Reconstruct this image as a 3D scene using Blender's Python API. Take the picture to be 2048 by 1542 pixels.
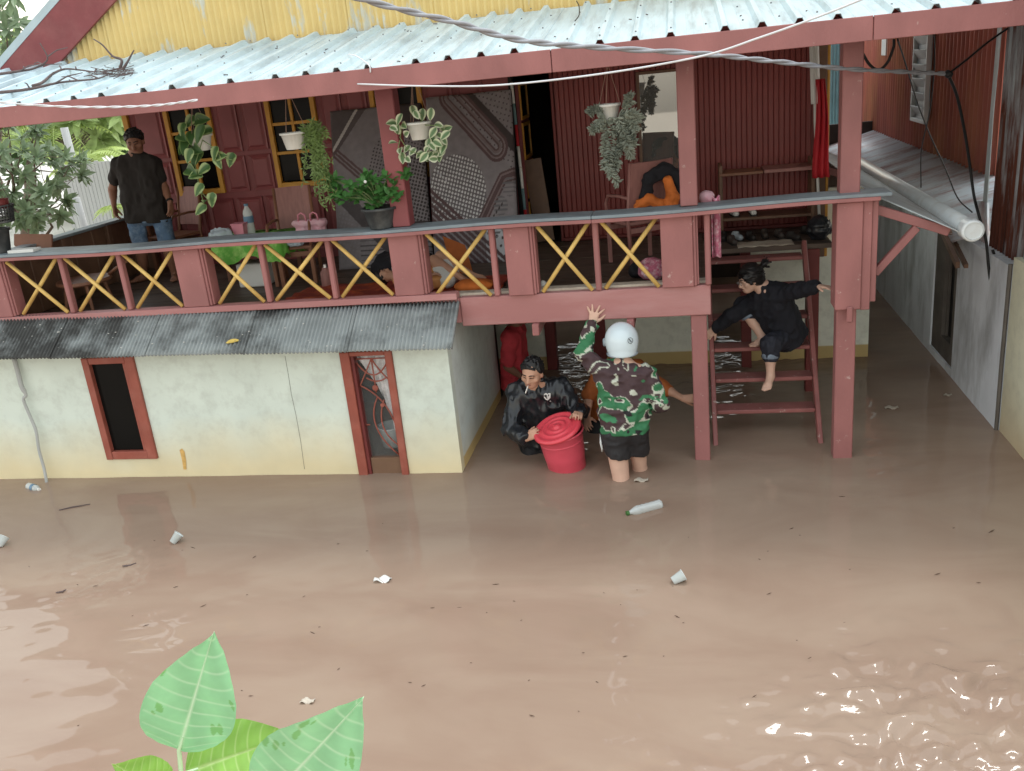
import bpy, bmesh, math, random
import numpy as np
import openvdb
from mathutils import Vector, Matrix
R = math.radians
for o in list(bpy.data.objects): bpy.data.objects.remove(o)
SC = bpy.context.scene
COL = SC.collection
K = 1.18            # the lengths below are scaled to metres by this factor in the last lines

# ------------------------------------------------------------------ camera
YAW, PIT, ROL, FPX = R(-11.807), R(-19.068), R(-5.79), 1808.2
CAM = Vector((1.72624, -6.09376, 2.84248))
_f = Vector((math.sin(YAW)*math.cos(PIT), math.cos(YAW)*math.cos(PIT), math.sin(PIT)))
_r = Vector((math.cos(YAW), -math.sin(YAW), 0)); _u = _r.cross(_f)
CR = math.cos(ROL)*_r + math.sin(ROL)*_u
CU = -math.sin(ROL)*_r + math.cos(ROL)*_u
cd = bpy.data.cameras.new('camera'); co = bpy.data.objects.new('camera', cd); COL.objects.link(co)
cd.sensor_width = 36; cd.lens = 36*FPX/2048; cd.clip_start = .05; cd.clip_end = 500
co.matrix_world = Matrix(((CR.x, CU.x, -_f.x, CAM.x), (CR.y, CU.y, -_f.y, CAM.y), (CR.z, CU.z, -_f.z, CAM.z), (0, 0, 0, 1)))
SC.camera = co

# ------------------------------------------------------------------ sky, sun, exposure
SUN_EL, SUN_AZ = R(70), R(22)       # azimuth from +Y clockwise: the sun stands behind the camera, to the left
wd = bpy.data.worlds.new('World'); SC.world = wd; wd.use_nodes = True
nt = wd.node_tree; bg = nt.nodes['Background']
sk = nt.nodes.new('ShaderNodeTexSky'); sk.sky_type = 'NISHITA'; sk.sun_disc = False
sk.sun_elevation = SUN_EL; sk.sun_rotation = SUN_AZ
sk.air_density = 3.2; sk.dust_density = 1.0; sk.ozone_density = 1.0
hs = nt.nodes.new('ShaderNodeHueSaturation'); hs.inputs['Saturation'].default_value = .30
nt.links.new(sk.outputs[0], hs.inputs['Color']); nt.links.new(hs.outputs[0], bg.inputs[0])
bg.inputs[1].default_value = .15
sl = bpy.data.lights.new('sun', 'SUN'); sl.energy = 0.55; sl.angle = R(11); sl.color = (1, 1, .99)
so = bpy.data.objects.new('sun', sl); COL.objects.link(so)
sd = Vector((math.sin(SUN_AZ)*math.cos(SUN_EL), math.cos(SUN_AZ)*math.cos(SUN_EL), math.sin(SUN_EL)))
so.rotation_euler = sd.to_track_quat('Z', 'Y').to_euler()
so.location = sd*30
SC.view_settings.view_transform = 'Standard'; SC.view_settings.look = 'None'
SC.view_settings.exposure = 1.08; SC.view_settings.gamma = 1; SC.view_settings.use_curve_mapping = False

# ------------------------------------------------------------------ helpers
def W(px, py, Y=None, Z=None, X=None):
    """point of the place seen at a spot of the photograph, at a known depth, height or side plane"""
    d = _f + CR*((px-1024)/FPX) - CU*((py-771)/FPX)
    if Y is not None: t = (Y-CAM.y)/d.y
    elif Z is not None: t = (Z-CAM.z)/d.z
    else: t = (X-CAM.x)/d.x
    return CAM + d*t
def V(*a): return Vector(a)
def S(r, g, b, k=1.0):
    f = lambda c: ((c/255+.055)/1.055)**2.4 if c > 10.3 else c/255/12.92
    return (f(r)*k, f(g)*k, f(b)*k)

MATS = {}
def mat(name, rgb=None, rough=.6, var=.12, scale=6, bump=0., bscale=40, stretch=(1, 1, 1), dirt_or_shade=None, dirt_or_shade_amt=.5, dscale=2.5,
        dstretch=(1, 1, 1), spec=.5, metal=0, attr=False, dr=(.47, .66), alpha=1, trans=0, ior=1.45, transl=0):
    m = bpy.data.materials.new(name); m.use_nodes = True; MATS[name] = m
    t = m.node_tree; N = t.nodes; L = t.links; b = N['Principled BSDF']
    b.inputs['Roughness'].default_value = rough; b.inputs['Metallic'].default_value = metal
    b.inputs['Specular IOR Level'].default_value = spec; b.inputs['IOR'].default_value = ior
    b.inputs['Transmission Weight'].default_value = trans; b.inputs['Alpha'].default_value = alpha
    tc = N.new('ShaderNodeTexCoord')
    mp = N.new('ShaderNodeMapping'); mp.inputs['Scale'].default_value = stretch; L.new(tc.outputs['Object'], mp.inputs[0])
    nz = N.new('ShaderNodeTexNoise'); nz.inputs['Scale'].default_value = scale; nz.inputs['Detail'].default_value = 6
    L.new(mp.outputs[0], nz.inputs['Vector'])
    mr = N.new('ShaderNodeMapRange'); mr.inputs[1].default_value = .3; mr.inputs[2].default_value = .7
    mr.inputs[3].default_value = 1-var; mr.inputs[4].default_value = 1+var; L.new(nz.outputs[0], mr.inputs[0])
    if attr:
        a = N.new('ShaderNodeAttribute'); a.attribute_name = 'Col'; base = a.outputs['Color']
    else:
        c = N.new('ShaderNodeRGB'); c.outputs[0].default_value = (*rgb, 1); base = c.outputs[0]
    if dirt_or_shade is not None:
        mp2 = N.new('ShaderNodeMapping'); mp2.inputs['Scale'].default_value = dstretch; L.new(tc.outputs['Object'], mp2.inputs[0])
        n2 = N.new('ShaderNodeTexNoise'); n2.inputs['Scale'].default_value = dscale; n2.inputs['Detail'].default_value = 8; n2.inputs['Roughness'].default_value = .65
        L.new(mp2.outputs[0], n2.inputs['Vector'])
        r2 = N.new('ShaderNodeMapRange'); r2.inputs[1].default_value = dr[0]; r2.inputs[2].default_value = dr[1]
        r2.inputs[3].default_value = 0; r2.inputs[4].default_value = dirt_or_shade_amt; L.new(n2.outputs[0], r2.inputs[0])
        mx = N.new('ShaderNodeMix'); mx.data_type = 'RGBA'; L.new(r2.outputs[0], mx.inputs[0]); L.new(base, mx.inputs[6]); mx.inputs[7].default_value = (*dirt_or_shade, 1)
        base = mx.outputs[2]
    vm = N.new('ShaderNodeVectorMath'); vm.operation = 'SCALE'; L.new(base, vm.inputs[0]); L.new(mr.outputs[0], vm.inputs['Scale'])
    L.new(vm.outputs[0], b.inputs['Base Color'])
    if bump:
        nb = N.new('ShaderNodeTexNoise'); nb.inputs['Scale'].default_value = bscale; nb.inputs['Detail'].default_value = 4; L.new(mp.outputs[0], nb.inputs['Vector'])
        bn = N.new('ShaderNodeBump'); bn.inputs['Strength'].default_value = bump; bn.inputs['Distance'].default_value = .01
        L.new(nb.outputs[0], bn.inputs['Height']); L.new(bn.outputs[0], b.inputs['Normal'])
    if transl:
        tr = N.new('ShaderNodeBsdfTranslucent'); ms = N.new('ShaderNodeMixShader'); ms.inputs[0].default_value = transl
        L.new(vm.outputs[0], tr.inputs[0]); L.new(b.outputs[0], ms.inputs[1]); L.new(tr.outputs[0], ms.inputs[2])
        L.new(ms.outputs[0], N['Material Output'].inputs[0])
    return m

ORG = {}
def tag(o, label=None, cat=None, group=None, kind=None):
    if label: o['label'] = label
    if cat: o['category'] = cat
    if group: o['group'] = group
    if kind: o['kind'] = kind
    return o
def thing(name, label, cat, loc, group=None):
    o = bpy.data.objects.new(name, None); COL.objects.link(o); o.location = loc; ORG[o.name] = Vector(loc); o.empty_display_size = .1
    return tag(o, label, cat, group)
def link(name, me, parent=None, org=None, loc=(0, 0, 0)):
    o = bpy.data.objects.new(name, me); COL.objects.link(o)
    if parent is not None:
        o.parent = parent; o.location = loc; ORG[o.name] = ORG[parent.name] + Vector(loc)
    else:
        o.location = org if org is not None else loc; ORG[o.name] = Vector(o.location)
    return o

class MB:
    def __init__(s): s.v = []; s.f = []; s.c = None; s.mi = []
    def add(s, v, f):
        n = len(s.v); s.v += [tuple(p) for p in v]; s.f += [tuple(i+n for i in q) for q in f]; return s
    def box(s, x0, x1, y0, y1, z0, z1):
        return s.add([(x, y, z) for x in (x0, x1) for y in (y0, y1) for z in (z0, z1)], [(0, 1, 3, 2), (4, 6, 7, 5), (0, 4, 5, 1), (2, 3, 7, 6), (0, 2, 6, 4), (1, 5, 7, 3)])
    def bar(s, p, q, w, h, up=(0, 0, 1)):
        p = Vector(p); q = Vector(q); d = (q-p).normalized(); a = d.cross(Vector(up))
        if a.length < 1e-3: a = d.cross(Vector((0, 1, 0)))
        a.normalize(); b = a.cross(d)
        return s.add([c + a*(i*w/2) + b*(j*h/2) for c in (p, q) for i in (-1, 1) for j in (-1, 1)], [(0, 1, 3, 2), (4, 6, 7, 5), (0, 4, 5, 1), (2, 3, 7, 6), (0, 2, 6, 4), (1, 5, 7, 3)])
    def tube(s, pts, r, n=8, cap=True):
        pts = [Vector(p) for p in pts]; m = len(pts); rr = r if isinstance(r, (list, tuple)) else [r]*m
        d0 = (pts[1]-pts[0]).normalized(); a = d0.orthogonal().normalized(); V0 = []
        for i, p in enumerate(pts):
            d = (pts[min(i+1, m-1)]-pts[max(i-1, 0)]).normalized(); a = (a - d*a.dot(d)).normalized(); b = d.cross(a)
            V0 += [p + (a*math.cos(2*math.pi*k/n) + b*math.sin(2*math.pi*k/n))*rr[i] for k in range(n)]
        F = [(i*n+k, i*n+(k+1) % n, (i+1)*n+(k+1) % n, (i+1)*n+k) for i in range(m-1) for k in range(n)]
        if cap: F += [tuple(range(n-1, -1, -1)), tuple(range((m-1)*n, m*n))]
        return s.add(V0, F)
    def lathe(s, prof, c, ax=(0, 0, 1), n=24, sx=1):
        ax = Vector(ax).normalized(); a = ax.orthogonal().normalized(); b = ax.cross(a); c = Vector(c); m = len(prof)
        V0 = [c + ax*z + (a*math.cos(2*math.pi*k/n) + b*math.sin(2*math.pi*k/n))*max(r, 1e-4) for r, z in prof for k in range(n)]
        return s.add(V0, [(i*n+k, i*n+(k+1) % n, (i+1)*n+(k+1) % n, (i+1)*n+k) for i in range(m-1) for k in range(n)])
    def grid(s, fn, nu, nv):
        V0 = [fn(i/nu, j/nv) for i in range(nu+1) for j in range(nv+1)]; k = nv+1
        return s.add(V0, [(i*k+j, (i+1)*k+j, (i+1)*k+j+1, i*k+j+1) for i in range(nu) for j in range(nv)])
    def mesh(s, name, org, m=None, smooth=False, bevel=0, solid=0):
        me = bpy.data.meshes.new(name); o = Vector(org)
        me.from_pydata([tuple(Vector(v)-o) for v in s.v], [], s.f)
        if s.c is not None:
            ca = me.color_attributes.new('Col', 'FLOAT_COLOR', 'POINT'); ca.data.foreach_set('color', np.asarray([(*c[:3], 1) for c in s.c], 'f').ravel())
        if bevel or solid:
            bm = bmesh.new(); bm.from_mesh(me)
            if solid: bmesh.ops.solidify(bm, geom=bm.faces[:], thickness=solid)
            if bevel:
                bmesh.ops.recalc_face_normals(bm, faces=bm.faces[:])
                es = [e for e in bm.edges if len(e.link_faces) == 2 and e.calc_face_angle(0) > .6]
                bmesh.ops.bevel(bm, geom=es, offset=bevel, segments=1, affect='EDGES', clamp_overlap=True)
            bm.to_mesh(me); bm.free()
        me.validate(); me.update()
        if m is not None: me.materials.append(MATS[m] if isinstance(m, str) else m)
        if smooth: me.shade_smooth()
        return me
    def build(s, name, m, parent=None, smooth=False, bevel=0, solid=0, label=None, cat=None, group=None, kind=None):
        if parent is not None: org = ORG[parent.name]
        else:
            P = np.array(s.v); org = Vector((float(P[:, 0].mean()), float(P[:, 1].mean()), float(P[:, 2].min())))
        o = link(name, s.mesh(name, org, m, smooth, bevel, solid), parent, org)
        return tag(o, label, cat, group, kind)
def box(name, m, parent, x0, x1, y0, y1, z0, z1, bevel=.004, **k):
    return MB().box(x0, x1, y0, y1, z0, z1).build(name, m, parent, bevel=bevel, **k)

# ---- value noise and signed-distance figures
def vnoise(P, scale, seed=0):
    P = P*scale; i = np.floor(P).astype(np.int64); f = P-i; f = f*f*(3-2*f); out = 0
    for dx in (0, 1):
        for dy in (0, 1):
            for dz in (0, 1):
                h = ((i[..., 0]+dx)*374761393 + (i[..., 1]+dy)*668265263 + (i[..., 2]+dz)*2147483647 + seed*1274126177) & 0x7fffffff
                h = (h ^ (h >> 13))*1274126177 & 0x7fffffff; h = (h ^ (h >> 16)) & 0xffff
                w = (f[..., 0] if dx else 1-f[..., 0])*(f[..., 1] if dy else 1-f[..., 1])*(f[..., 2] if dz else 1-f[..., 2])
                out = out + w*(h/65535.)
    return out
class SDF:
    """smooth union of tapered capsules and ellipsoids, meshed as one continuous skin"""
    def __init__(s): s.p = []; s.cuts = []; s.sub = []
    def cone(s, a, b, ra, rb=None, k=.02): s.p.append(('c', np.array(a, float), np.array(b, float), ra, rb if rb is not None else ra, k)); return s
    def chain(s, pts, rs, k=.015):
        for i in range(len(pts)-1): s.cone(pts[i], pts[i+1], rs[i], rs[i+1], k)
        return s
    def ell(s, c, r, ax=None, k=.02): s.p.append(('e', np.array(c, float), np.array(r, float), np.eye(3) if ax is None else np.array([list(v) for v in ax], float), 0, k)); return s
    def cut(s, p, n): s.cuts.append((np.array(p, float), np.array(Vector(n).normalized(), float))); return s
    def dist(s, G, sl, p):
        if p[0] == 'c':
            a, b = p[1], p[2]; ba = b-a; l2 = ba@ba+1e-12; q = G[sl]-a; t = np.clip((q@ba)/l2, 0, 1)
            return np.linalg.norm(q-t[..., None]*ba, axis=-1) - (p[3]+t*(p[4]-p[3]))
        q = (G[sl]-p[1])@p[3].T; r = p[2]; k0 = np.linalg.norm(q/r, axis=-1); k1 = np.linalg.norm(q/(r*r), axis=-1)+1e-9
        return k0*(k0-1)/k1
    def mesh(s, name, org, m, h=.01, wr=0, wscale=14, wstretch=(1, 1, 1), color=None, seed=0, extra=None):
        lo = np.full(3, 1e9); hi = -lo
        bb = []
        for p in s.p:
            e = max(p[3], p[4]) if p[0] == 'c' else p[2].max()
            A = np.minimum(p[1], p[2]) if p[0] == 'c' else p[1]; B = np.maximum(p[1], p[2]) if p[0] == 'c' else p[1]
            bb.append((A-e, B+e)); lo = np.minimum(lo, A-e); hi = np.maximum(hi, B+e)
        pad = 4*h+wr; lo -= pad; hi += pad; n = np.ceil((hi-lo)/h).astype(int)+1
        G = np.stack(np.meshgrid(*[lo[i]+h*np.arange(n[i]) for i in range(3)], indexing='ij'), -1)
        D = np.full(tuple(n), .2)
        for p, (A, B) in zip(s.p, bb):
            e = .06+p[5]; i0 = np.maximum(((A-e-lo)/h).astype(int), 0); i1 = np.minimum(((B+e-lo)/h).astype(int)+2, n)
            sl = tuple(slice(a, b) for a, b in zip(i0, i1)); d = s.dist(G, sl, p); o = D[sl]; k = p[5]
            t = np.clip(.5+.5*(d-o)/k, 0, 1); D[sl] = d*(1-t)+o*t-k*t*(1-t)
        if wr:
            near = np.abs(D) < .06; Q = G[near]*np.array(wstretch)
            D[near] += wr*(2*np.abs(2*vnoise(Q, wscale, seed)-1)-.7 + .5*(2*vnoise(Q, wscale*2.3, seed+5)-1))
        if extra is not None: D = extra(G, D)
        for p0, nn in s.cuts: D = np.maximum(D, (G-p0)@nn)
        g = openvdb.FloatGrid(.2); g.copyFromArray(D.astype(np.float32)); pts, quads = g.convertToQuads(0.0)
        P = np.asarray(pts, float)*h+lo
        c = P[quads]; vol = np.einsum('ij,ij->i', c[:, 0], np.cross(c[:, 1], c[:, 2])).sum()
        me = bpy.data.meshes.new(name); L = P-np.array(org)
        q = quads[:, ::-1] if vol < 0 else quads
        me.vertices.add(len(L)); me.vertices.foreach_set('co', L.astype('f').ravel())
        me.loops.add(q.size); me.loops.foreach_set('vertex_index', q.astype('i').ravel())
        me.polygons.add(len(q)); me.polygons.foreach_set('loop_start', np.arange(0, q.size, 4, dtype='i')); me.polygons.foreach_set('loop_total', np.full(len(q), 4, 'i'))
        me.update(calc_edges=True); me.validate(); me.shade_smooth()
        if color is not None:
            cc = color(P); ca = me.color_attributes.new('Col', 'FLOAT_COLOR', 'POINT'); ca.data.foreach_set('color', np.concatenate([cc, np.ones((len(cc), 1))], 1).astype('f').ravel())
        me.materials.append(MATS[m]); return me
    def build(s, name, m, parent=None, org=None, label=None, cat=None, group=None, **k):
        o0 = ORG[parent.name] if parent is not None else Vector(org)
        return tag(link(name, s.mesh(name, o0, m, **k), parent, o0), label, cat, group)
RND = random.Random(7)
# ------------------------------------------------------------------ materials
mat('maroon', S(156, 103, 101), .5, .15, 3.5, .2, 60, (1, 1, .5), S(200, 176, 170), .6, 13, dr=(.655, .70))
mat('maroon_beam', S(166, 113, 111), .5, .08, 3, .12, 60, (.3, 1, 1), S(186, 148, 146), .4, 2, (.4, 1, 2))
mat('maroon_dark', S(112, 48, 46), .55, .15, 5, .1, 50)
mat('maroon_panel', S(140, 74, 76), .45, .10, 4, .08, 40)
mat('plank_red', S(128, 54, 50), .42, .25, 3, .15, 30, (6, 6, .6), S(88, 40, 40), .6, 2, (5, 5, .5))
mat('stair_red', S(146, 90, 86), .45, .2, 4, .1, 40, (1, 1, 1), S(190, 168, 160), .7, 15, dr=(.62, .68))
mat('yellow_brace', S(222, 188, 112), .5, .10, 10, .1, 60, (1, 1, 1), S(170, 128, 60), .5, 6)
mat('yellow_frame', S(205, 150, 62), .5, .1, 8)
mat('handrail_top', S(128, 140, 146), .45, .15, 5, .2, 60, (.4, 1, 1), S(92, 84, 86), .55, 4, (.5, 1, 1))
mat('cream_strip', S(196, 186, 170), .6, .12, 5, dirt_or_shade=S(120, 100, 84), dirt_or_shade_amt=.6, dscale=5)
mat('roof_white', S(192, 212, 220), .38, .06, 2, 0, dirt_or_shade=S(138, 150, 156), dirt_or_shade_amt=.6, dscale=3.0, dstretch=(3.2, .35, 1), spec=.4)  # painted rib shade: grey noise streaks along the slope darken the white
mat('screw', S(120, 124, 128), .4, metal=.6)
mat('gable_yellow', S(220, 194, 128), .5, .07, 3, 0, dirt_or_shade=S(200, 206, 200), dirt_or_shade_amt=.85, dscale=2.0, dstretch=(2.2, 1, .6), dr=(.56, .62))
mat('barge', S(128, 62, 64), .55, .12, 4, .15, 50, dirt_or_shade=S(150, 96, 92), dirt_or_shade_amt=.4)
mat('trim_pale', S(170, 184, 188), .5, .1, 5)
mat('awning', S(152, 158, 158), .85, .16, 5, .2, 40, (1, .4, 1), S(58, 57, 55), .9, 1.5, (.8, .6, 1), dr=(.45, .58))
mat('window_brown', S(150, 80, 66), .5, .12, 6, .1, 50, (1, 1, 1), S(170, 110, 96), .4, 4)
mat('glass_dark', S(22, 21, 20), .12, .1, 3, spec=.12)
mat('glass', S(190, 196, 196), .04, .02, 3, alpha=.07)
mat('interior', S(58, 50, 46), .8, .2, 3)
mat('black_soft', S(26, 25, 26), .75, .2, 8)
mat('floor_wood', S(92, 78, 68), .5, .25, 4, .1, 40, (.5, 2, 1), S(52, 42, 36), .7, 3, (.6, 1.6, 1))
mat('brown_wood', S(112, 84, 66), .5, .18, 5, .1, 40, (1, 1, .3), S(72, 50, 40), .5, 3)
mat('chair_wood', S(134, 92, 70), .45, .15, 6, .05, 40, (1, 1, .4))
mat('mauve_wood', S(150, 104, 98), .5, .15, 8, .2, 80, (4, 4, .4))
mat('grey_plaster', S(222, 227, 234), .85, .12, 2.5, .3, 30, (1, 1, .6), S(146, 148, 150), .7, 2, (1, 1, .35))
mat('bare_render', S(98, 92, 86), .9, .2, 4, .4, 25)
mat('rust_wall', S(188, 112, 98), .75, .18, 3, .1, 30, (1, 1, .3), S(196, 140, 98), .8, 1.1, (1, .7, .35))
mat('rust_sheet', S(92, 48, 34), .8, .2, 4, .2, 30, (1, 2, .3), S(176, 186, 192), .95, 2.3, (1, 3.0, .32))
mat('tin_roof', S(206, 216, 222), .42, .1, 3, .1, 20, (1, 1, 1), S(150, 104, 96), .85, 1.5, (.6, 1.6, 1), metal=.1)
mat('teal_sheet', S(130, 178, 186), .5, .1, 5)
mat('flat_sheet', S(176, 186, 190), .5, .1, 3, dirt_or_shade=S(150, 146, 140), dirt_or_shade_amt=.5)
mat('pvc', S(222, 228, 230), .3, .04, 4, dirt_or_shade=S(190, 186, 176), dirt_or_shade_amt=.4, dscale=5)
mat('louvre_white', S(206, 212, 212), .5, .06, 5)
mat('concrete', S(205, 202, 194), .85, .08, .6, dirt_or_shade=S(176, 170, 160), dirt_or_shade_amt=.6, dscale=.35)
mat('mud', S(120, 92, 72), .9, .2, 2)
mat('fence_grey', S(176, 178, 176), .8, .1, 4, stretch=(6, 6, .3))

def stained(name, top, low, z0, z1, base=None, zb=.1, rough=.75, spots=S(150, 150, 140)):
    """wall paint with the silt line that earlier water has left on it"""
    m = mat(name, top, rough, .05, 3, .08, 50, dirt_or_shade=spots, dirt_or_shade_amt=.22, dscale=9); t = m.node_tree; N = t.nodes; L = t.links
    sc = [n for n in N if n.type == 'VECT_MATH'][0]; src = sc.inputs[0].links[0].from_socket
    g = N.new('ShaderNodeNewGeometry'); sx = N.new('ShaderNodeSeparateXYZ'); L.new(g.outputs['Position'], sx.inputs[0])
    nz = N.new('ShaderNodeTexNoise'); nz.inputs['Scale'].default_value = 1.6; nz.inputs['Detail'].default_value = 7; L.new(g.outputs['Position'], nz.inputs['Vector'])
    ad = N.new('ShaderNodeMath'); ad.operation = 'MULTIPLY_ADD'; ad.inputs[1].default_value = -.55*(z1-z0)-.12; L.new(nz.outputs[0], ad.inputs[0]); L.new(sx.outputs['Z'], ad.inputs[2])
    mr = N.new('ShaderNodeMapRange'); mr.inputs[1].default_value = (z0-.25)*K; mr.inputs[2].default_value = (z1-.25)*K; mr.inputs[3].default_value = 1; mr.inputs[4].default_value = 0
    L.new(ad.outputs[0], mr.inputs[0])
    mx = N.new('ShaderNodeMix'); mx.data_type = 'RGBA'; L.new(mr.outputs[0], mx.inputs[0]); L.new(src, mx.inputs[6]); mx.inputs[7].default_value = (*low, 1)
    out = mx.outputs[2]
    if base:
        m2 = N.new('ShaderNodeMapRange'); m2.inputs[1].default_value = zb*K; m2.inputs[2].default_value = (zb+.012)*K; m2.inputs[3].default_value = 1; m2.inputs[4].default_value = 0
        L.new(sx.outputs['Z'], m2.inputs[0]); m3 = N.new('ShaderNodeMix'); m3.data_type = 'RGBA'; L.new(m2.outputs[0], m3.inputs[0]); L.new(out, m3.inputs[6]); m3.inputs[7].default_value = (*base, 1); out = m3.outputs[2]
    L.new(out, sc.inputs[0]); return m
stained('annex_paint', S(212, 222, 212), S(220, 207, 170), .15, .62)
stained('annex_side_paint', S(216, 224, 220), S(212, 206, 184), .1, .4, S(206, 178, 120), .085)
stained('back_paint', S(238, 240, 226), S(232, 226, 196), .1, .3, S(200, 176, 122), .12)
stained('cream_wall', S(214, 212, 188), S(190, 170, 136), .0, .55)

def water_material():
    m = bpy.data.materials.new('muddy_water'); m.use_nodes = True; MATS['water'] = m
    t = m.node_tree; N = t.nodes; L = t.links; b = N['Principled BSDF']
    b.inputs['Roughness'].default_value = .035; b.inputs['IOR'].default_value = 1.36; b.inputs['Specular IOR Level'].default_value = .5
    g = N.new('ShaderNodeNewGeometry')
    def noise(sc, det, stretch=(1, 1, 1), rot=0, dist=0, rough=.5):
        mp = N.new('ShaderNodeMapping'); mp.inputs['Scale'].default_value = stretch; mp.inputs['Rotation'].default_value = (0, 0, rot); L.new(g.outputs['Position'], mp.inputs[0])
        n = N.new('ShaderNodeTexNoise'); n.inputs['Scale'].default_value = sc; n.inputs['Detail'].default_value = det; n.inputs['Distortion'].default_value = dist; n.inputs['Roughness'].default_value = rough
        L.new(mp.outputs[0], n.inputs['Vector']); return n.outputs[0]
    def rng(x, a, c, lo, hi, smooth=True):
        r = N.new('ShaderNodeMapRange'); r.interpolation_type = 'SMOOTHSTEP' if smooth else 'LINEAR'
        for i, v in ((1, a), (2, c), (3, lo), (4, hi)): r.inputs[i].default_value = v
        L.new(x, r.inputs[0]); return r.outputs[0]
    def math2(op, a, c):
        n = N.new('ShaderNodeMath'); n.operation = op
        for i, v in ((0, a), (1, c)):
            if isinstance(v, (int, float)): n.inputs[i].default_value = v
            else: L.new(v, n.inputs[i])
        return n.outputs[0]
    mx = N.new('ShaderNodeMix'); mx.data_type = 'RGBA'; L.new(rng(noise(.6, 7, (1, 2.3, 1), R(12), .9, .55), .25, .75, 0, 1), mx.inputs[0])
    mx.inputs[6].default_value = (*S(144, 121, 105), 1); mx.inputs[7].default_value = (*S(157, 137, 120), 1)
    # silt scatters light below the surface: its shade does not follow the ripples, only the reflection does
    df = N.new('ShaderNodeBsdfDiffuse'); L.new(mx.outputs[2], df.inputs[0]); df.inputs['Normal'].default_value = (0, 0, 1)
    up = N.new('ShaderNodeCombineXYZ'); up.inputs[2].default_value = 1; L.new(up.outputs[0], df.inputs['Normal'])
    gl = N.new('ShaderNodeBsdfGlossy'); gl.inputs['Roughness'].default_value = .03; fr = N.new('ShaderNodeFresnel'); fr.inputs[0].default_value = 1.36
    ms = N.new('ShaderNodeMixShader'); L.new(fr.outputs[0], ms.inputs[0]); L.new(df.outputs[0], ms.inputs[1]); L.new(gl.outputs[0], ms.inputs[2]); L.new(ms.outputs[0], N['Material Output'].inputs[0])
water_material()

# ------------------------------------------------------------------ setting
MB().add([(-70, -40, -.40), (70, -40, -.40), (70, 90, -.40), (-70, 90, -.40)], [(0, 1, 2, 3)]).build('ground', 'mud', kind='structure')
def water_sheet():
    ax = lambda lo, hi, a, b, st: np.concatenate([np.linspace(lo, a, 6)[:-1], np.arange(a, b, st), np.linspace(b, hi, 6)])
    X, Y = np.meshgrid(ax(-70, 70, -5.5, 5.2, .022), ax(-40, 90, -4.3, 3.4, .022), indexing='ij')
    c, s = math.cos(.22), math.sin(.22); U = X*c+Y*s; V_ = -X*s+Y*c
    P = lambda sx, sy: np.stack([U*sx, V_*sy, np.zeros_like(U)], -1)
    nz = lambda sx, sy, sd: 2*vnoise(P(sx, sy), 1, sd)-1
    near = lambda x, y, r0, r1: np.clip((r1-np.hypot((X-x), (Y-y)))/(r1-r0), 0, 1)**1.5
    H = .0045*nz(.8, 2.2, 1)+.0032*nz(2.6, 6, 2)+.0013*nz(8, 14, 3)
    w1, w2 = nz(3, 3, 9)*.35, nz(4, 4, 11)*.35
    for x, y, r0, r1, amp, f in ((2.85, -2.55, .2, 1.1, .026, 6), (2.6, -3.05, .2, 1.5, .020, 11), (1.0, -3.25, .1, .8, .005, 9), (-2.05, -1.45, .1, .6, .008, 9), (.62, 2.2, .4, 1.5, .010, 9), (2.1, 2.3, .3, 1.4, .010, 9)):
        Q = np.stack([(U+w1*.25)*f, (V_+w2*.25)*f*1.5, 0*U], -1); H += amp*near(x, y, r0, r1)*(2*np.abs(2*vnoise(Q, 1, int(f)+3)-1)-.8+.5*(2*vnoise(Q*2.1, 1, 4)-1))
    for x, y, rr, amp in ((1.22, -.1, .9, .0030), (.75, .12, .95, .0038), (2.3, .4, .6, .0014)):      # rings round the wading legs and the bucket
        d = np.hypot(X-x, Y-y)+.05*nz(3, 3, 21)+.02*nz(9, 9, 22); H += amp*near(x, y, .12, rr)*np.sin(d*46)*(.4+.6*(nz(2, 2, 23) > -.2))
    H *= ((X > -5.5) & (X < 5.2) & (Y > -4.3) & (Y < 3.4))
    n, m = X.shape; idx = np.arange(n*m).reshape(n, m); q = np.stack([idx[:-1, :-1], idx[1:, :-1], idx[1:, 1:], idx[:-1, 1:]], -1).reshape(-1, 4)
    me = bpy.data.meshes.new('flood_water'); me.vertices.add(n*m); me.vertices.foreach_set('co', np.stack([X, Y, H], -1).astype('f').ravel())
    me.loops.add(q.size); me.loops.foreach_set('vertex_index', q.astype('i').ravel()); me.polygons.add(len(q)); me.polygons.foreach_set('loop_start', np.arange(0, q.size, 4, dtype='i')); me.polygons.foreach_set('loop_total', np.full(len(q), 4, 'i'))
    me.update(calc_edges=True); me.validate(); me.shade_smooth(); me.materials.append(MATS['water']); tag(link('flood_water', me), kind='structure')
water_sheet()
MB().box(-60, -5.0, 6.5, 80, -.399, .06).build('yard', 'concrete', kind='structure')

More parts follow.
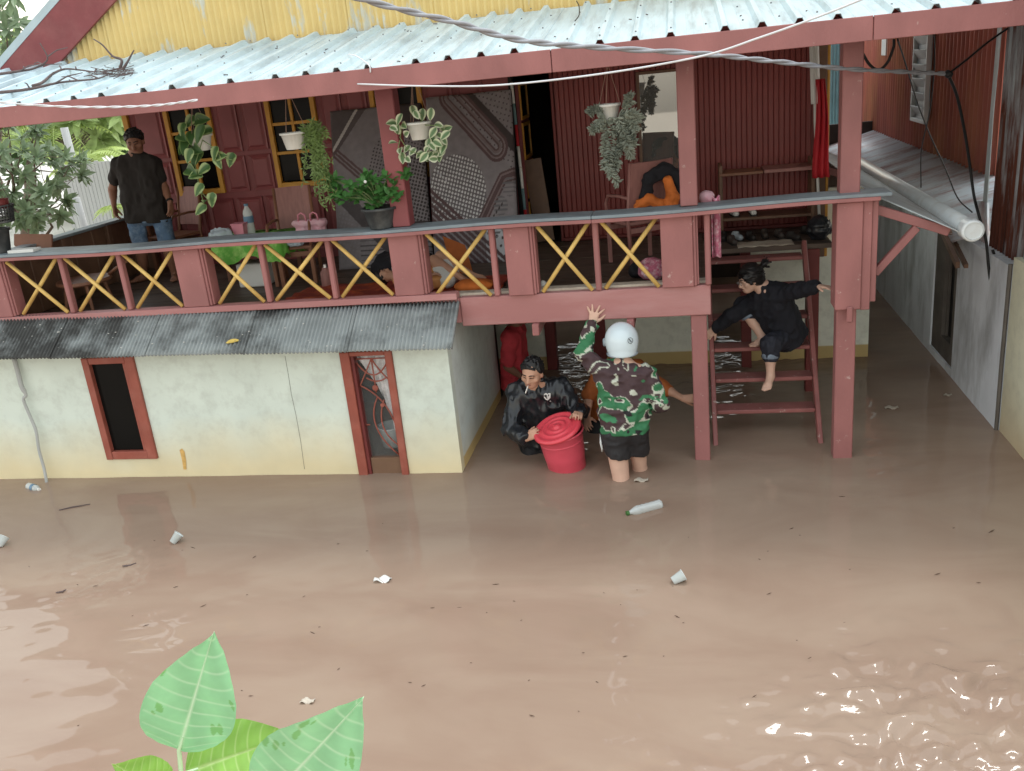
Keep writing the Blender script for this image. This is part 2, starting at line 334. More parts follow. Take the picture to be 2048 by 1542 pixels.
def sheet(O, U, Vv, pitch, amp, rib=False, nv=1, top=None, spp=6, jit=0):
    """corrugated or ribbed metal sheet: U across the corrugation, Vv along it"""
    O, U, Vv = Vector(O), Vector(U), Vector(Vv); n = U.cross(Vv).normalized(); Lu = U.length; m = MB(); us = []
    if rib:
        k = 0
        while k*pitch < Lu-1e-6:
            for a, hh in ((0, 0), (.30, 0), (.31, .06), (.35, .06), (.36, 0), (.70, 0), (.78, 1), (.92, 1)): us.append((k*pitch+a*pitch, hh*amp))
            k += 1
        us.append((Lu, 0)); us = [q for q in us if q[0] <= Lu+1e-6]
    else:
        c = max(2, int(round(Lu/pitch*spp))); us = [(Lu*i/c, amp*math.sin(2*math.pi*(Lu*i/c)/pitch)) for i in range(c+1)]
    for u, hh in us:
        for j in range(nv+1):
            t = j/nv
            vv = Vv*t if top is None else Vv.normalized()*(top((O+U*(u/Lu)).x)*t)
            m.v.append(tuple(O + U*(u/Lu) + vv + n*(hh + (RND.uniform(-jit, jit) if jit else 0))))
    q = nv+1
    m.f += [(i*q+j, (i+1)*q+j, (i+1)*q+j+1, i*q+j+1) for i in range(len(us)-1) for j in range(nv)]
    return m

# ------------------------------------------------------------------ the stilt house
HS = thing('stilt_house', 'maroon timber stilt house with yellow gable and white ribbed veranda roof', 'house', (0, 2.4, -.4))
YW = 2.4
wall = MB()
for x0, x1, z0, z1 in ((-3.62, -3.233, 1.2, 3.2), (-2.74, -2.17, 1.2, 3.2), (-1.66, -1.12, 1.2, 3.2), (-.62, .2, 1.2, 3.2), (-3.233, -2.74, 1.2, 1.98), (-2.17, -1.66, 1.2, 1.98), (-1.12, -.62, 1.2, 1.98),
                       (-3.233, -2.74, 2.86, 3.2), (-2.17, -1.66, 2.86, 3.2), (-1.12, -.62, 2.86, 3.2)):
    wall.box(x0, x1, YW, YW+.06, z0, z1)
wl = wall.build('panelled_wall', 'maroon_panel', HS)
def panel(x0, x1, z0, z1):
    m = MB(); a = .028; y = YW-.004; d = .016
    V0 = [(x0, y-d, z0), (x1, y-d, z0), (x1, y-d, z1), (x0, y-d, z1), (x0+a, y-.003, z0+a), (x1-a, y-.003, z0+a), (x1-a, y-.003, z1-a), (x0+a, y-.003, z1-a),
          (x0+1.7*a, y-d, z0+1.7*a), (x1-1.7*a, y-d, z0+1.7*a), (x1-1.7*a, y-d, z1-1.7*a), (x0+1.7*a, y-d, z1-1.7*a), (x0, y+.002, z0), (x1, y+.002, z0), (x1, y+.002, z1), (x0, y+.002, z1)]
    m.add(V0, [(0, 1, 5, 4), (1, 2, 6, 5), (2, 3, 7, 6), (3, 0, 4, 7), (4, 5, 9, 8), (5, 6, 10, 9), (6, 7, 11, 10), (7, 4, 8, 11), (8, 9, 10, 11), (12, 13, 1, 0), (13, 14, 2, 1), (14, 15, 3, 2), (15, 12, 0, 3)])
    m.build('panel', 'maroon_panel', wl)
for x0, x1 in ((-3.58, -3.27), (-2.705, -2.475), (-2.435, -2.205), (-1.625, -1.41), (-1.37, -1.155), (-.59, -.33), (-.29, -.05)):
    panel(x0, x1, 2.36, 2.93); panel(x0, x1, 1.98, 2.32)
for i in range(12):
    x0 = -3.58+i*.312; panel(x0, x0+.275, 1.36, 1.92)
box('corner_trim', 'yellow_frame', HS, -3.68, -3.622, YW-.03, YW+.08, 1.2, 3.2)
def casement(x0, x1, z0, z1):
    w = box('window', 'yellow_frame', HS, x0, x0+.045, YW-.035, YW+.05, z0, z1, 0.003)
    box('frame', 'yellow_frame', w, x1-.045, x1, YW-.035, YW+.05, z0, z1, .003)
    box('frame', 'yellow_frame', w, x0+.045, x1-.045, YW-.034, YW+.05, z0, z0+.05, .003)
    box('frame', 'yellow_frame', w, x0+.045, x1-.045, YW-.034, YW+.05, z1-.03, z1, .003)
    xm = (x0+x1)/2; zs = [z0+.05, z0+.33, z0+.60, z1-.03]
    for z in zs[1:3]: box('muntin', 'yellow_frame', w, x0+.045, x1-.045, YW-.024, YW+.03, z-.014, z+.014, .002)
    for i in range(3):
        box('muntin', 'yellow_frame', w, xm-.014, xm+.014, YW-.020, YW+.028, zs[i]+.014, zs[i+1]-.014, .002)
        for a, b in ((x0+.045, xm-.014), (xm+.014, x1-.045)): box('pane', 'glass_dark', w, a, b, YW+.004, YW+.010, zs[i]+.014, zs[i+1]-.014, 0)
for a in (-3.233, -2.17, -1.12): casement(a, a+.495 if a < -3 else a+.505, 1.98, 2.86)
# right part: vertical planks with a mirror-like window, door opening between
pw = MB().box(.6, 2.86, YW+.02, YW+.06, 1.2, 3.2).build('plank_wall', 'plank_red', HS)
pln = MB().box(0, .043, 0, .02, 0, 1.87).mesh('plank', (0, 0, 0), 'plank_red', bevel=.005)
pls = MB().box(0, .043, 0, .02, 0, .48).mesh('plank', (0, 0, 0), 'plank_red', bevel=.005)
plt = MB().box(0, .043, 0, .02, 0, .47).mesh('plank', (0, 0, 0), 'plank_red', bevel=.005)
i = 0; x = .605
while x < 2.81:
    dy = RND.uniform(-.003, .003)
    if 1.33 < x < 1.80:
        link('plank', pls, pw, loc=tuple(Vector((x, YW+dy, 1.31))-ORG[HS.name])); link('plank', plt, pw, loc=tuple(Vector((x, YW+dy, 2.73))-ORG[HS.name]))
    else: link('plank', pln, pw, loc=tuple(Vector((x, YW+dy, 1.31))-ORG[HS.name]))
    x += .0455
box('sole_plate', 'maroon_dark', HS, .6, 2.86, YW-.03, YW+.015, 1.285, 1.312)
mw = box('window', 'brown_wood', HS, 1.345, 1.37, YW-.03, YW+.018, 1.79, 2.73, .002, label='tall window with a thin pale frame and mirror-like glass')
box('frame', 'brown_wood', mw, 1.37, 1.80, YW-.03, YW+.018, 1.79, 1.815, .002); box('frame', 'brown_wood', mw, 1.37, 1.80, YW-.03, YW+.018, 2.705, 2.73, .002)
box('frame', 'brown_wood', mw, 1.80, 1.825, YW-.03, YW+.018, 1.79, 2.73, .002)
mat('mirror_glass', S(170, 172, 170), .02, .05, 2, spec=.8, metal=.75)
box('pane', 'mirror_glass', mw, 1.37, 1.80, YW-.006, YW-.002, 1.815, 2.705, 0)
# open door leaf, seen through the doorway
dl = MB().box(.24, .27, YW+.06, YW+.55, 1.29, 2.75).build('door', 'maroon_panel', HS, bevel=.003, label='open door leaf with yellow framed panes')
for j in range(4):
    z0 = 1.33+j*.36
    for (a, b, c, d) in ((YW+.09, YW+.12, z0, z0+.33), (YW+.48, YW+.51, z0, z0+.33), (YW+.12, YW+.48, z0, z0+.03), (YW+.12, YW+.48, z0+.30, z0+.33)):
        box('door_frame', 'yellow_frame', dl, .271, .285, a, b, c, d, 0)
    box('pane', 'glass_dark', dl, .271, .276, YW+.12, YW+.48, z0+.03, z0+.30, 0)
box('door_jamb', 'black_soft', HS, .2, .235, YW-.03, YW+.06, 1.285, 2.9); box('door_jamb', 'maroon_dark', HS, .575, .6, YW-.03, YW+.06, 1.285, 2.9)
box('lintel', 'maroon_dark', HS, .2, .6, YW, YW+.06, 2.9, 3.2)
# room behind the facade (dark inside)
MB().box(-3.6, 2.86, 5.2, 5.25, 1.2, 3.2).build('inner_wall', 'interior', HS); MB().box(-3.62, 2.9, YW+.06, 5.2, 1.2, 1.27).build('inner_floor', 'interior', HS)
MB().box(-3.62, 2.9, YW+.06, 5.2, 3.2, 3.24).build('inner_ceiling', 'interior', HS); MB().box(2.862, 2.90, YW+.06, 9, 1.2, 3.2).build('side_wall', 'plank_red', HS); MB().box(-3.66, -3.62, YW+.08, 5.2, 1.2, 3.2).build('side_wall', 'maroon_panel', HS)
box('corner_post', 'brown_wood', HS, 2.862, 2.95, YW-.06, YW+.055, 1.0, 3.1); box('corner_trim', 'yellow_frame', HS, 2.951, 2.975, YW-.05, YW+.04, 1.0, 3.0)
# veranda floor boards, edge beam, lip
fl = [(.30+i*.115) for i in range(18)]
for i, y in enumerate(fl):
    y1 = y+.111
    for (a, b) in (((-3.72, -.9), (-.895, 1.88)) if i % 2 else ((-3.72, .35), (.355, 1.88))): box('floor_board', 'floor_wood', HS, a, b, y, y1, 1.24, 1.28+RND.uniform(-.002, .002), .003)
    if y > 1.5: box('floor_board', 'floor_wood', HS, 1.885, 2.9, y, y1, 1.24, 1.28+RND.uniform(-.002, .002), .003)
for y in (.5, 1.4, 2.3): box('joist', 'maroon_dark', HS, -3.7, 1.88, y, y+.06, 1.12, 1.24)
for x in (.62, 1.3): box('joist', 'maroon', HS, x, x+.05, .10, 2.4, 1.03, 1.115)
box('floor_lip', 'cream_strip', HS, -3.72, 1.86, .215, .31, 1.24, 1.343, .004)
eb = box('edge_beam', 'maroon_beam', HS, .10, 1.885, .14, .214, 1.115, 1.328, .006)
box('edge_beam', 'maroon_beam', HS, -4.5, .098, .146, .214, 1.14, 1.325, .006)
# stilts under the beam
for x0, x1 in ((1.745, 1.855), (2.72, 2.85)): box('stilt', 'maroon', HS, x0, x1, .16, .27, -.4, 1.113 if x0 < 2 else 1.2, .006)
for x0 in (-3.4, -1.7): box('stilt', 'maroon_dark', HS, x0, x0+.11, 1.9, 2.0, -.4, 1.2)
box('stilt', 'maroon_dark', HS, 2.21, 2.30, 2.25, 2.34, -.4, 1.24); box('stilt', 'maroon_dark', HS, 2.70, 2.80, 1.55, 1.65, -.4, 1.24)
# ground-floor wall behind, with two doorways
gw = MB()
for x0, x1, z0, z1 in ((-3.6, .33, -.4, 1.2), (.93, 1.93, -.4, 1.2), (2.26, 3.37, -.4, 1.6), (.33, .93, 1.12, 1.2), (1.93, 2.26, 1.12, 1.2)): gw.box(x0, x1, 2.43, 2.53, z0, z1)
gw.box(3.27, 3.37, 2.53, 9, -.4, 1.6); gw.build('ground_floor_wall', 'back_paint', HS)
for x0, x1 in ((.331, .43), (.80, .929)): box('door_jamb', 'maroon_dark', HS, x0, x1, 2.40, 2.54, -.4, 1.119)
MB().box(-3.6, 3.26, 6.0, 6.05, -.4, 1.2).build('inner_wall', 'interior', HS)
# balustrade
RL = thing('veranda_railing', 'low maroon veranda railing with yellow crossed braces and grey weathered handrail', 'railing', (0, .2, 1.33))
box('bottom_rail', 'maroon_beam', RL, -4.5, .09, .10, .20, 1.326, 1.372, .004)
def rail(x0, x1, z0, z1):
    m = MB(); n = max(2, int((x1-x0)/.25))
    for i in range(n+1):
        t = i/n; x = x0+(x1-x0)*t; z = z0+(z1-z0)*t+.006*math.sin(x*3.1)
        m.v += [(x, .065, z), (x, .30, z), (x, .065, z+.022), (x, .30, z+.022)]
    for i in range(n):
        a = i*4; b = a+4; m.f += [(a, b, b+2, a+2), (a+1, a+3, b+3, b+1), (a+2, b+2, b+3, a+3), (a, a+1, b+1, b)]
    m.f += [(0, 2, 3, 1), (n*4, n*4+1, n*4+3, n*4+2)]; return m
hr = rail(-4.5, 1.1, 1.852, 1.846).build('handrail', 'handrail_top', RL, bevel=.003)
hr2 = rail(1.103, 3.03, 1.846, 1.866).build('handrail', 'handrail_top', RL, bevel=.003)
for x0, x1, z0, z1 in ((-4.5, 1.1, 1.826, 1.820), (1.103, 2.96, 1.820, 1.840)):
    m = MB(); n = 12
    for i in range(n+1):
        t = i/n; x = x0+(x1-x0)*t; z = z0+(z1-z0)*t+.006*math.sin(x*3.1)
        m.v += [(x, .058, z), (x, .12, z), (x, .058, z+.025), (x, .12, z+.025)]
    for i in range(n):
        a = i*4; b = a+4; m.f += [(a, b, b+2, a+2), (a+1, a+3, b+3, b+1), (a+2, b+2, b+3, a+3), (a, a+1, b+1, b)]
    m.f += [(0, 2, 3, 1), (n*4, n*4+1, n*4+3, n*4+2)]
    m.build('rail_edge', 'maroon', RL, bevel=.002)
def pilaster(x0, x1, z0=1.33, z1=1.819, y=.11):
    p = box('pilaster', 'maroon', RL, x0, x1-.035, y, y+.16, z0, z1, .005)
    box('cover_strip', 'maroon', p, x1-.0345, x1-.015, y+.012, y+.15, z0+.003, z1, .003); box('cover_strip', 'maroon', p, x1-.0145, x1, y+.026, y+.14, z0+.006, z1, .003)
pilaster(-4.0, -3.545, 1.373); pilaster(-2.07, -1.825, 1.373); pilaster(-.37, -.115, 1.373); pilaster(.475, .69); pilaster(1.56, 1.81)
pp = box('pilaster', 'maroon', RL, 2.70, 2.865, .10, .30, 1.115, 1.836, .006, label='tall boxed corner pilaster hanging below the floor')
box('cover_strip', 'maroon', pp, 2.866, 2.925, .12, .29, 1.105, 1.836, .004); box('cover_strip', 'maroon', pp, 2.926, 2.965, .14, .28, 1.155, 1.83, .004)
box('bracket_hook', 'maroon', pp, 2.775, 2.815, .08, .099, 1.03, 1.14, .008)
for x in (-3.05, -2.545, -1.372, -.842, .385): box('baluster', 'maroon', RL, x-.02, x+.02, .125, .185, 1.373 if x < 0 else 1.33, 1.819, .008)
for x in (1.117, 1.872): box('baluster', 'maroon', RL, x-.02, x+.02, .125, .185, 1.33, 1.819, .008)
for k, (x0, x1) in enumerate(((-3.54, -3.075), (-3.025, -2.57), (-2.52, -2.075), (-1.82, -1.395), (-1.35, -.865), (-.82, -.375), (-.11, .36), (.695, 1.092), (1.142, 1.555))):
    zb = 1.38 if x1 < .3 else 1.337
    for s in (0, 1):
        p, q = ((x0+.02, zb), (x1-.02, 1.812)) if s else ((x0+.02, 1.812), (x1-.02, zb))
        MB().tube([(p[0], .150+.013*(2*s-1), p[1]), (q[0], .150+.013*(2*s-1), q[1])], .0155, 8).build('cross_brace', 'yellow_brace', RL, smooth=True)
# left parapet of the veranda (brown boards)
PR = thing('side_parapet', 'dark brown boarded parapet closing the veranda end beside the standing man', 'railing', (-3.7, 1.3, 1.28))
box('handrail', 'handrail_top', PR, -3.78, -3.64, .31, 2.40, 1.835, 1.86)
for i in range(7): box('board', 'brown_wood', PR, -3.73, -3.70, .33+i*.295, .33+i*.295+.288, 1.285, 1.834, .004)
for y in (.34, 1.02, 1.7): box('post', 'brown_wood', PR, -3.698, -3.66, y, y+.05, 1.285, 1.834)
box('end_post', 'brown_wood', PR, -3.745, -3.60, 2.30, 2.368, 1.285, 1.95)
box('skirting', 'brown_wood', PR, -3.765, -3.735, .31, 2.40, 1.20, 1.40)
# upper posts
for i, (x0, x1, m) in enumerate(((-.335, -.205, 'maroon_panel'), (1.70, 1.815, 'maroon'), (2.725, 2.85, 'maroon'))):
    box('veranda_post', m if i == 0 else 'maroon', HS, x0, x1, .16, .29, 1.868 if i == 0 else 1.874, 2.96, .006)
box('wall_plate', 'maroon_dark', HS, -4.5, 4.4, .17, .28, 2.961, 3.0)
# veranda roof
EZ, TZ, EY, TY = 2.942, 3.262, -.27, 1.38
SL = Vector((0, TY-EY, TZ-EZ))
x = -4.8; i = 0
while x < 4.6:
    sheet((x, EY, EZ+.003*(i % 2)), (.945, 0, .0), SL, .21, .032, True, 1).build('roof_sheet', 'roof_white', HS, solid=.003); x += .945; i += 1
scr = MB()
for k in range(45):
    for t in (.06, .36, .66, .93):
        c = Vector((-4.8+(k+.85)*.21, EY, EZ+.036)) + SL*t + Vector((RND.uniform(-.005, .005), RND.uniform(-.02, .02), 0)); (RND.random() < .8) and scr.lathe([(.006, -.002), (.006, .004), (.003, .007), (0, .007)], c, n=6)
scr.build('roof_screws', 'screw', HS, kind='stuff')
for a, b in ((-4.8, .955), (.96, 2.815), (2.82, 4.6)): box('fascia_board', 'maroon', HS, a, b, EY-.004, EY+.022, 2.812, 2.947, .003)
for xx in np.arange(-4.5, 4.5, .9): MB().bar((xx, EY+.03, EZ-.05), (xx, TY, TZ-.05), .05, .07).build('rafter', 'maroon_dark', HS)
for t in (.15, .5, .85): MB().bar(Vector((-4.6, EY, EZ-.045))+SL*t, Vector((4.5, EY, EZ-.045))+SL*t, .04, .03).build('purlin', 'maroon_dark', HS)
# yellow gable, barge board, main roof
top = lambda x: max(.02, min((x+3.72)*.656, (4.6-x)*.656))
x = -3.74
while x < 4.5:
    w = min(.72, 4.58-x); sheet((x, TY+.035+.004*(int(x*10) % 2), 3.21), (w, 0, 0), (0, 0, 1), .057, .012, top=lambda q: top(q)+.06).build('gable_sheet', 'gable_yellow', HS, smooth=True); x += .715
p0, p1 = Vector((-4.45, 1.30, 2.89)), Vector((.44, 1.30, 6.09))
MB().bar(p0+V(.06, .06, 0), p1+V(.06, .06, 0), .33, .03, (0, 1, 0)).build('barge_board', 'barge', HS)
b2 = MB().bar(V(5.33, 1.36, 2.89), V(.56, 1.36, 6.01), .33, .03, (0, 1, 0)).build('barge_board', 'barge', HS)
MB().bar(p0+V(-.015, .05, .175), p1+V(-.015, .05, .175), .06, .02, (0, 1, 0)).build('roof_edge', 'trim_pale', HS)
MB().add([p0+V(-.03, .1, .18), p1+V(-.03, .1, .18), p1+V(-.03, 7, .18), p0+V(-.03, 7, .18)], [(0, 1, 2, 3)]).build('main_roof', 'tin_roof', HS, solid=.01)
MB().add([V(5.45, 1.4, 3.05), V(.5, 1.4, 6.25), V(.5, 8.3, 6.25), V(5.45, 8.3, 3.05)], [(0, 3, 2, 1)]).build('main_roof', 'tin_roof', HS, solid=.01)

# ------------------------------------------------------------------ stairs
ST = thing('wooden_stairs', 'steep maroon wooden stairs rising out of the flood water to the veranda', 'stairs', (2.29, .5, -.4))
sy = lambda z: .48+.819*z
for x in (1.885, 2.655): MB().bar((x+.018, sy(-.4), -.4), (x+.018, sy(1.3 if x > 2 else .98), 1.3 if x > 2 else .98), .036, .085, (0, 1, 0)).build('stringer', 'stair_red', ST, bevel=.005)
MB().bar((1.903, sy(.985), .985), (1.903, sy(1.27), 1.27), .030, .06, (0, 1, 0)).build('stringer', 'stair_red', ST)
for i in range(-2, 6):
    z = .179+i*.201-(.03 if i < 0 else 0); y = sy(z); box('tread', 'stair_red', ST, 1.922, 2.654, y-.02, y+.14, z, z+.032, .006)

# ------------------------------------------------------------------ annex
AX = thing('annex_building', 'low cream annex with stained walls and grey corrugated awning', 'building', (-2, .8, -.4))
aw = MB()
for x0, x1, z0, z1 in ((-4.7, -2.98, -.4, 1.09), (-2.52, -.83, -.4, 1.05), (-.42, .0, -.4, 1.03), (-2.98, -2.52, -.4, .165), (-2.98, -2.52, 1.04, 1.08), (-.83, -.42, 1.0, 1.04)): aw.box(x0, x1, 0, .09, z0, z1)
aw.build('wall', 'annex_paint', AX)
sw = MB().add([(-.09, .0905, -.4), (0, .0905, -.4), (0, 1.62, -.4), (-.09, 1.62, -.4), (-.09, .0905, 1.06), (0, .0905, 1.06), (0, 1.62, 1.2), (-.09, 1.62, 1.2)], [(0, 1, 2, 3), (4, 7, 6, 5), (0, 4, 5, 1), (1, 5, 6, 2), (2, 6, 7, 3), (3, 7, 4, 0)]).build('side_wall', 'annex_side_paint', AX)
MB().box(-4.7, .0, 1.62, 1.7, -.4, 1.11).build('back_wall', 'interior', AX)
for i in range(6):
    x0 = -4.7+i*.80; x1 = x0+.82 if i < 5 else .10; zf = lambda x: 1.054-.0194*(x-.035)
    zr = lambda x: 1.304-.0178*(x-.15)
    O = Vector((x0, -.22, zf(x0)+.004*(i % 2))); U = Vector((x1-x0, 0, zf(x1)-zf(x0))); Vv = Vector((0, .355, zr(x0)-zf(x0)))
    sheet(O, U, Vv, .030, .0100, nv=4, jit=.0012).build('awning_sheet', 'awning', AX, smooth=True, solid=.004)
wn = box('window', 'window_brown', AX, -2.978, -2.92, -.022, .07, .167, 1.038, .004, label='narrow dark glazed window in a brown frame')
box('frame', 'window_brown', wn, -2.60, -2.522, -.022, .07, .167, 1.038, .004); box('frame', 'window_brown', wn, -2.919, -2.601, -.018, .07, .167, .235, .004); box('frame', 'window_brown', wn, -2.919, -2.601, -.018, .07, .985, 1.038, .004)
box('frame', 'window_brown', wn, -2.632, -2.602, -.010, .06, .236, .984, .003)
box('pane', 'glass_dark', wn, -2.919, -2.633, .02, .026, .236, .984, 0)
dr = box('door', 'window_brown', AX, -.828, -.752, -.02, .08, -.4, .998, .004, label='narrow glazed door with curled iron grille and pale curtain')
box('frame', 'window_brown', dr, -.478, -.422, -.02, .08, -.4, .998, .004); box('frame', 'window_brown', dr, -.751, -.479, -.016, .08, .965, .998, .004); box('frame', 'maroon_dark', dr, -.751, -.725, -.004, .07, -.4, .964, .003)
box('kick_panel', 'mud', dr, -.724, -.479, .01, .06, -.4, .13, .004)
box('pane', 'glass', dr, -.724, -.479, .046, .050, .131, .964, 0)
def bez(p, q, r, n=10): return [Vector(p)*(1-t)**2+Vector(q)*2*t*(1-t)+Vector(r)*t*t for t in [i/n for i in range(n+1)]]
for c in (bez((-.72, .03, .72), (-.52, .03, .62), (-.48, .03, .36)), bez((-.60, .03, .62), (-.74, .03, .38), (-.49, .03, .14)), bez((-.55, .03, .60), (-.66, .03, .36), (-.48, .03, .22)),
          bez((-.72, .03, .72), (-.66, .03, .82), (-.60, .03, .93)), bez((-.48, .03, .75), (-.56, .03, .84), (-.60, .03, .93)), bez((-.72, .03, .90), (-.60, .03, .70), (-.48, .03, .90)), bez((-.66, .03, .78), (-.58, .03, .72), (-.50, .03, .78)), [(-.72, .03, .93), (-.48, .03, .93)], [(-.60, .03, .66), (-.60, .03, .93)], [(-.72, .03, .40), (-.69, .03, .40)]):
    MB().tube(c, .006, 6).build('grille_bar', 'window_brown', dr, smooth=True)
for x0, z0, w in ((-.60, .70, .05), (-.565, .56, .035)): MB().lathe([(.001, 0), (w*.5, .004), (w*.45, .012), (.001, .014)], (x0, .028, z0), (0, -1, 0), 10).build('grille_boss', 'window_brown', dr)

# ------------------------------------------------------------------ neighbour on the right
NB = thing('neighbour_house', 'rusty corrugated neighbour house above a grey plastered alley wall', 'house', (4.4, 4, -.4))
g = MB()
for y0, y1, z0, z1 in ((.62, 1.80, -.4, 1.24), (2.52, 8.8, -.4, 1.2), (1.80, 2.52, -.4, .07), (1.80, 2.52, 1.16, 1.22)): g.box(3.93, 4.05, y0, y1, z0, z1)
g.box(3.955, 4.05, .60, .62, -.4, 1.24)
g.build('alley_wall', 'grey_plaster', NB)
pt = MB()
prof = [(1.80, 1.16), (1.76, .85), (1.83, .6), (1.79, .3), (1.83, .07), (2.50, .07), (2.52, .4), (2.46, .7), (2.53, 1.0), (2.42, 1.16)]
hole = [(1.92, 1.02), (1.92, .25), (2.22, .25), (2.22, 1.02)]
pt.box(3.945, 4.04, 1.74, 1.92, .072, 1.158).box(3.945, 4.04, 2.22, 2.53, .072, 1.158).box(3.945, 4.04, 1.92, 2.22, .072, .25).box(3.945, 4.04, 1.92, 2.22, 1.02, 1.158)
op = pt.build('window_surround', 'bare_render', NB)
box('shutter', 'black_soft', NB, 4.0, 4.02, 1.92, 2.22, .25, 1.02); box('frame', 'bare_render', NB, 3.975, 3.999, 2.19, 2.219, .25, 1.02); box('frame', 'bare_render', NB, 3.98, 3.999, 1.921, 1.94, .25, 1.02)
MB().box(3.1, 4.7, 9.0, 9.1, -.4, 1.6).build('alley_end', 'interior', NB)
MB().box(3.955, 4.06, -3.5, .598, -.4, 1.30).build('cream_wall', 'cream_wall', NB); MB().tube([(3.94, .612, -.3), (3.938, .615, .5), (3.94, .61, 1.25)], .014, 6).build('wall_crack', 'bare_render', NB)
for i in range(9):
    y = 1.50+i*.95; sheet((4.66, y, 1.475+.004*(i % 2)), (0, .97, 0), (-.86, 0, -.235), .048, .009).build('roof_sheet', 'tin_roof', NB, smooth=True, solid=.003)
for i in range(8):
    y = 3.3+i*.86; sheet((4.62, y+.87, 1.43), (0, -.87, 0), (0, 0, 3.0), .145, .034).build('wall_sheet', 'rust_wall', NB, smooth=True, solid=.003)
sheet((4.5, 10.25, 1.3), (-.5, 0, 0), (0, 0, 3), .05, .011).build('wall_sheet', 'teal_sheet', NB, smooth=True, label='pale teal corrugated sheet')
lv = box('louvre_window', 'louvre_white', NB, 4.50, 4.55, 6.20, 6.24, 1.80, 3.3, .003); box('frame', 'louvre_white', lv, 4.50, 4.55, 5.56, 5.60, 1.80, 3.3, .003); box('frame', 'louvre_white', lv, 4.50, 4.55, 5.601, 6.199, 1.80, 1.84, .003)
for i in range(9): MB().bar((4.525, 5.602, 1.93+i*.16), (4.525, 6.198, 1.93+i*.16), .13, .010, (1.6, 0, 1)).build('slat', 'louvre_white', lv)
box('backing', 'flat_sheet', lv, 4.551, 4.558, 5.56, 6.24, 1.84, 3.3, 0)
lw = box('small_window', 'louvre_white', NB, 4.58, 4.607, 8.2, 8.5, 2.55, 3.0, .003)
for i in range(4):
    y1 = 1.30-i*.62; zb = 1.20+(.04 if i % 2 else 0)
    m = sheet((4.02-.004*(i % 2), y1, zb), (0, -.65, 0), (0, 0, 2.6), .062, .013, nv=3)
    for k in range(0, len(m.v), 4):
        v = m.v[k]; m.v[k] = (v[0]-.01, v[1], v[2]+.05*math.sin(v[1]*5)+RND.uniform(-.02, .02))
    m.build('wall_sheet', 'rust_sheet', NB, smooth=True, solid=.003)
MB().add([(4.0, 1.52, 1.36), (3.99, 1.38, 1.36), (3.98, 1.36, 2.2), (3.985, 1.30, 3.4), (3.99, 1.42, 3.4), (4.0, 1.50, 2.2)], [(0, 1, 2, 5), (5, 2, 3, 4)]).build('flashing', 'flat_sheet', NB, solid=.006)
sheet((4.01, 1.56, 1.12), (0, -.26, .02), (-.02, .05, .42), .05, .012, nv=2).build('loose_sheet', 'tin_roof', NB, smooth=True, solid=.003)
for q in ((2.55, 1.24), (1.7, 1.20)): pass
MB().bar((3.80, 1.9, 1.30), (3.72, 1.05, 1.16), .03, .05).build('rafter_end', 'brown_wood', NB); MB().bar((3.86, 1.9, 1.27), (3.80, 1.12, 1.13), .03, .03).build('rafter_end', 'brown_wood', NB)
# small sheet roof over the alley carried by maroon brackets, with the white pipe along its edge
LT = thing('alley_canopy', 'flat grey sheet canopy on maroon brackets along the house side', 'canopy', (3.2, 2, 1.3))
MB().add([(2.97, .28, 1.84), (3.46, .10, 1.60), (3.46, 4.6, 1.60), (2.97, 4.6, 1.84)], [(0, 1, 2, 3)]).build('sheet', 'flat_sheet', LT, solid=.006)
MB().bar((2.966, .22, 1.76), (3.42, .22, 1.585), .05, .06).build('bracket', 'maroon', LT, bevel=.004); MB().bar((2.967, .215, 1.33), (3.22, .215, 1.625), .045, .05).build('bracket', 'maroon', LT, bevel=.004)
MB().bar((2.966, 2.42, 1.76), (3.42, 2.42, 1.585), .05, .06).build('bracket', 'maroon', LT)
PI = thing('drain_pipe', 'thick white plastic pipe with round end cap along the alley canopy', 'pipe', (3.55, 2, 1.5))
MB().tube([(3.52, .10, 1.61), (3.52, 4.6, 1.61)], .056, 20).build('pipe', 'pvc', PI, smooth=True); MB().lathe([(.058, .11), (.068, .10), (.071, 0), (.066, -.012), (.056, -.016), (.054, -.006), (.0, -.006)], (3.52, .06, 1.61), (0, 1, 0), 24).build('end_cap', 'pvc', PI, smooth=False)
# ------------------------------------------------------------------ people
mat('skin_light', S(208, 170, 150), .5, .06, 12); mat('skin_tan', S(190, 146, 122), .5, .06, 12); mat('skin_brown', S(140, 98, 78), .5, .06, 12)
mat('hair', S(24, 22, 23), .45, .3, 40, stretch=(1, 1, .3)); mat('raincoat', S(34, 36, 40), .28, .15, 10, spec=.6); mat('camo', attr=True, rough=.8, var=.06, scale=30)
mat('shorts_black', S(40, 38, 40), .7, .15, 20); mat('white_cloth', S(214, 216, 214), .7, .05); mat('helmet', S(206, 220, 226), .16, .02, 3, spec=.6); mat('helmet_trim', S(150, 160, 168), .35, .05)
mat('navy_knit', S(27, 28, 36), .85, .12, 25); mat('denim_dark', S(40, 42, 52), .8, .2, 30, .2, 120); mat('denim_cuff', S(120, 132, 146), .8, .15, 30); mat('polo', S(38, 33, 31), .85, .12, 20)
mat('denim', S(88, 112, 140), .8, .25, 9, .2, 120, dirt_or_shade=S(160, 178, 196), dirt_or_shade_amt=.6, dscale=7); mat('red_shirt', S(206, 66, 76), .8, .08, 15); mat('orange_shirt', S(168, 92, 44), .8, .1, 15)
mat('peach_shirt', S(206, 150, 96), .8, .1, 15); mat('dark_trousers', S(30, 30, 33), .75, .15, 15); mat('lips', S(140, 84, 78), .5); mat('eye_dark', S(34, 26, 24), .3); mat('cigarette', S(236, 234, 226), .7, .02); mat('steel', S(190, 192, 194), .25, metal=.9)

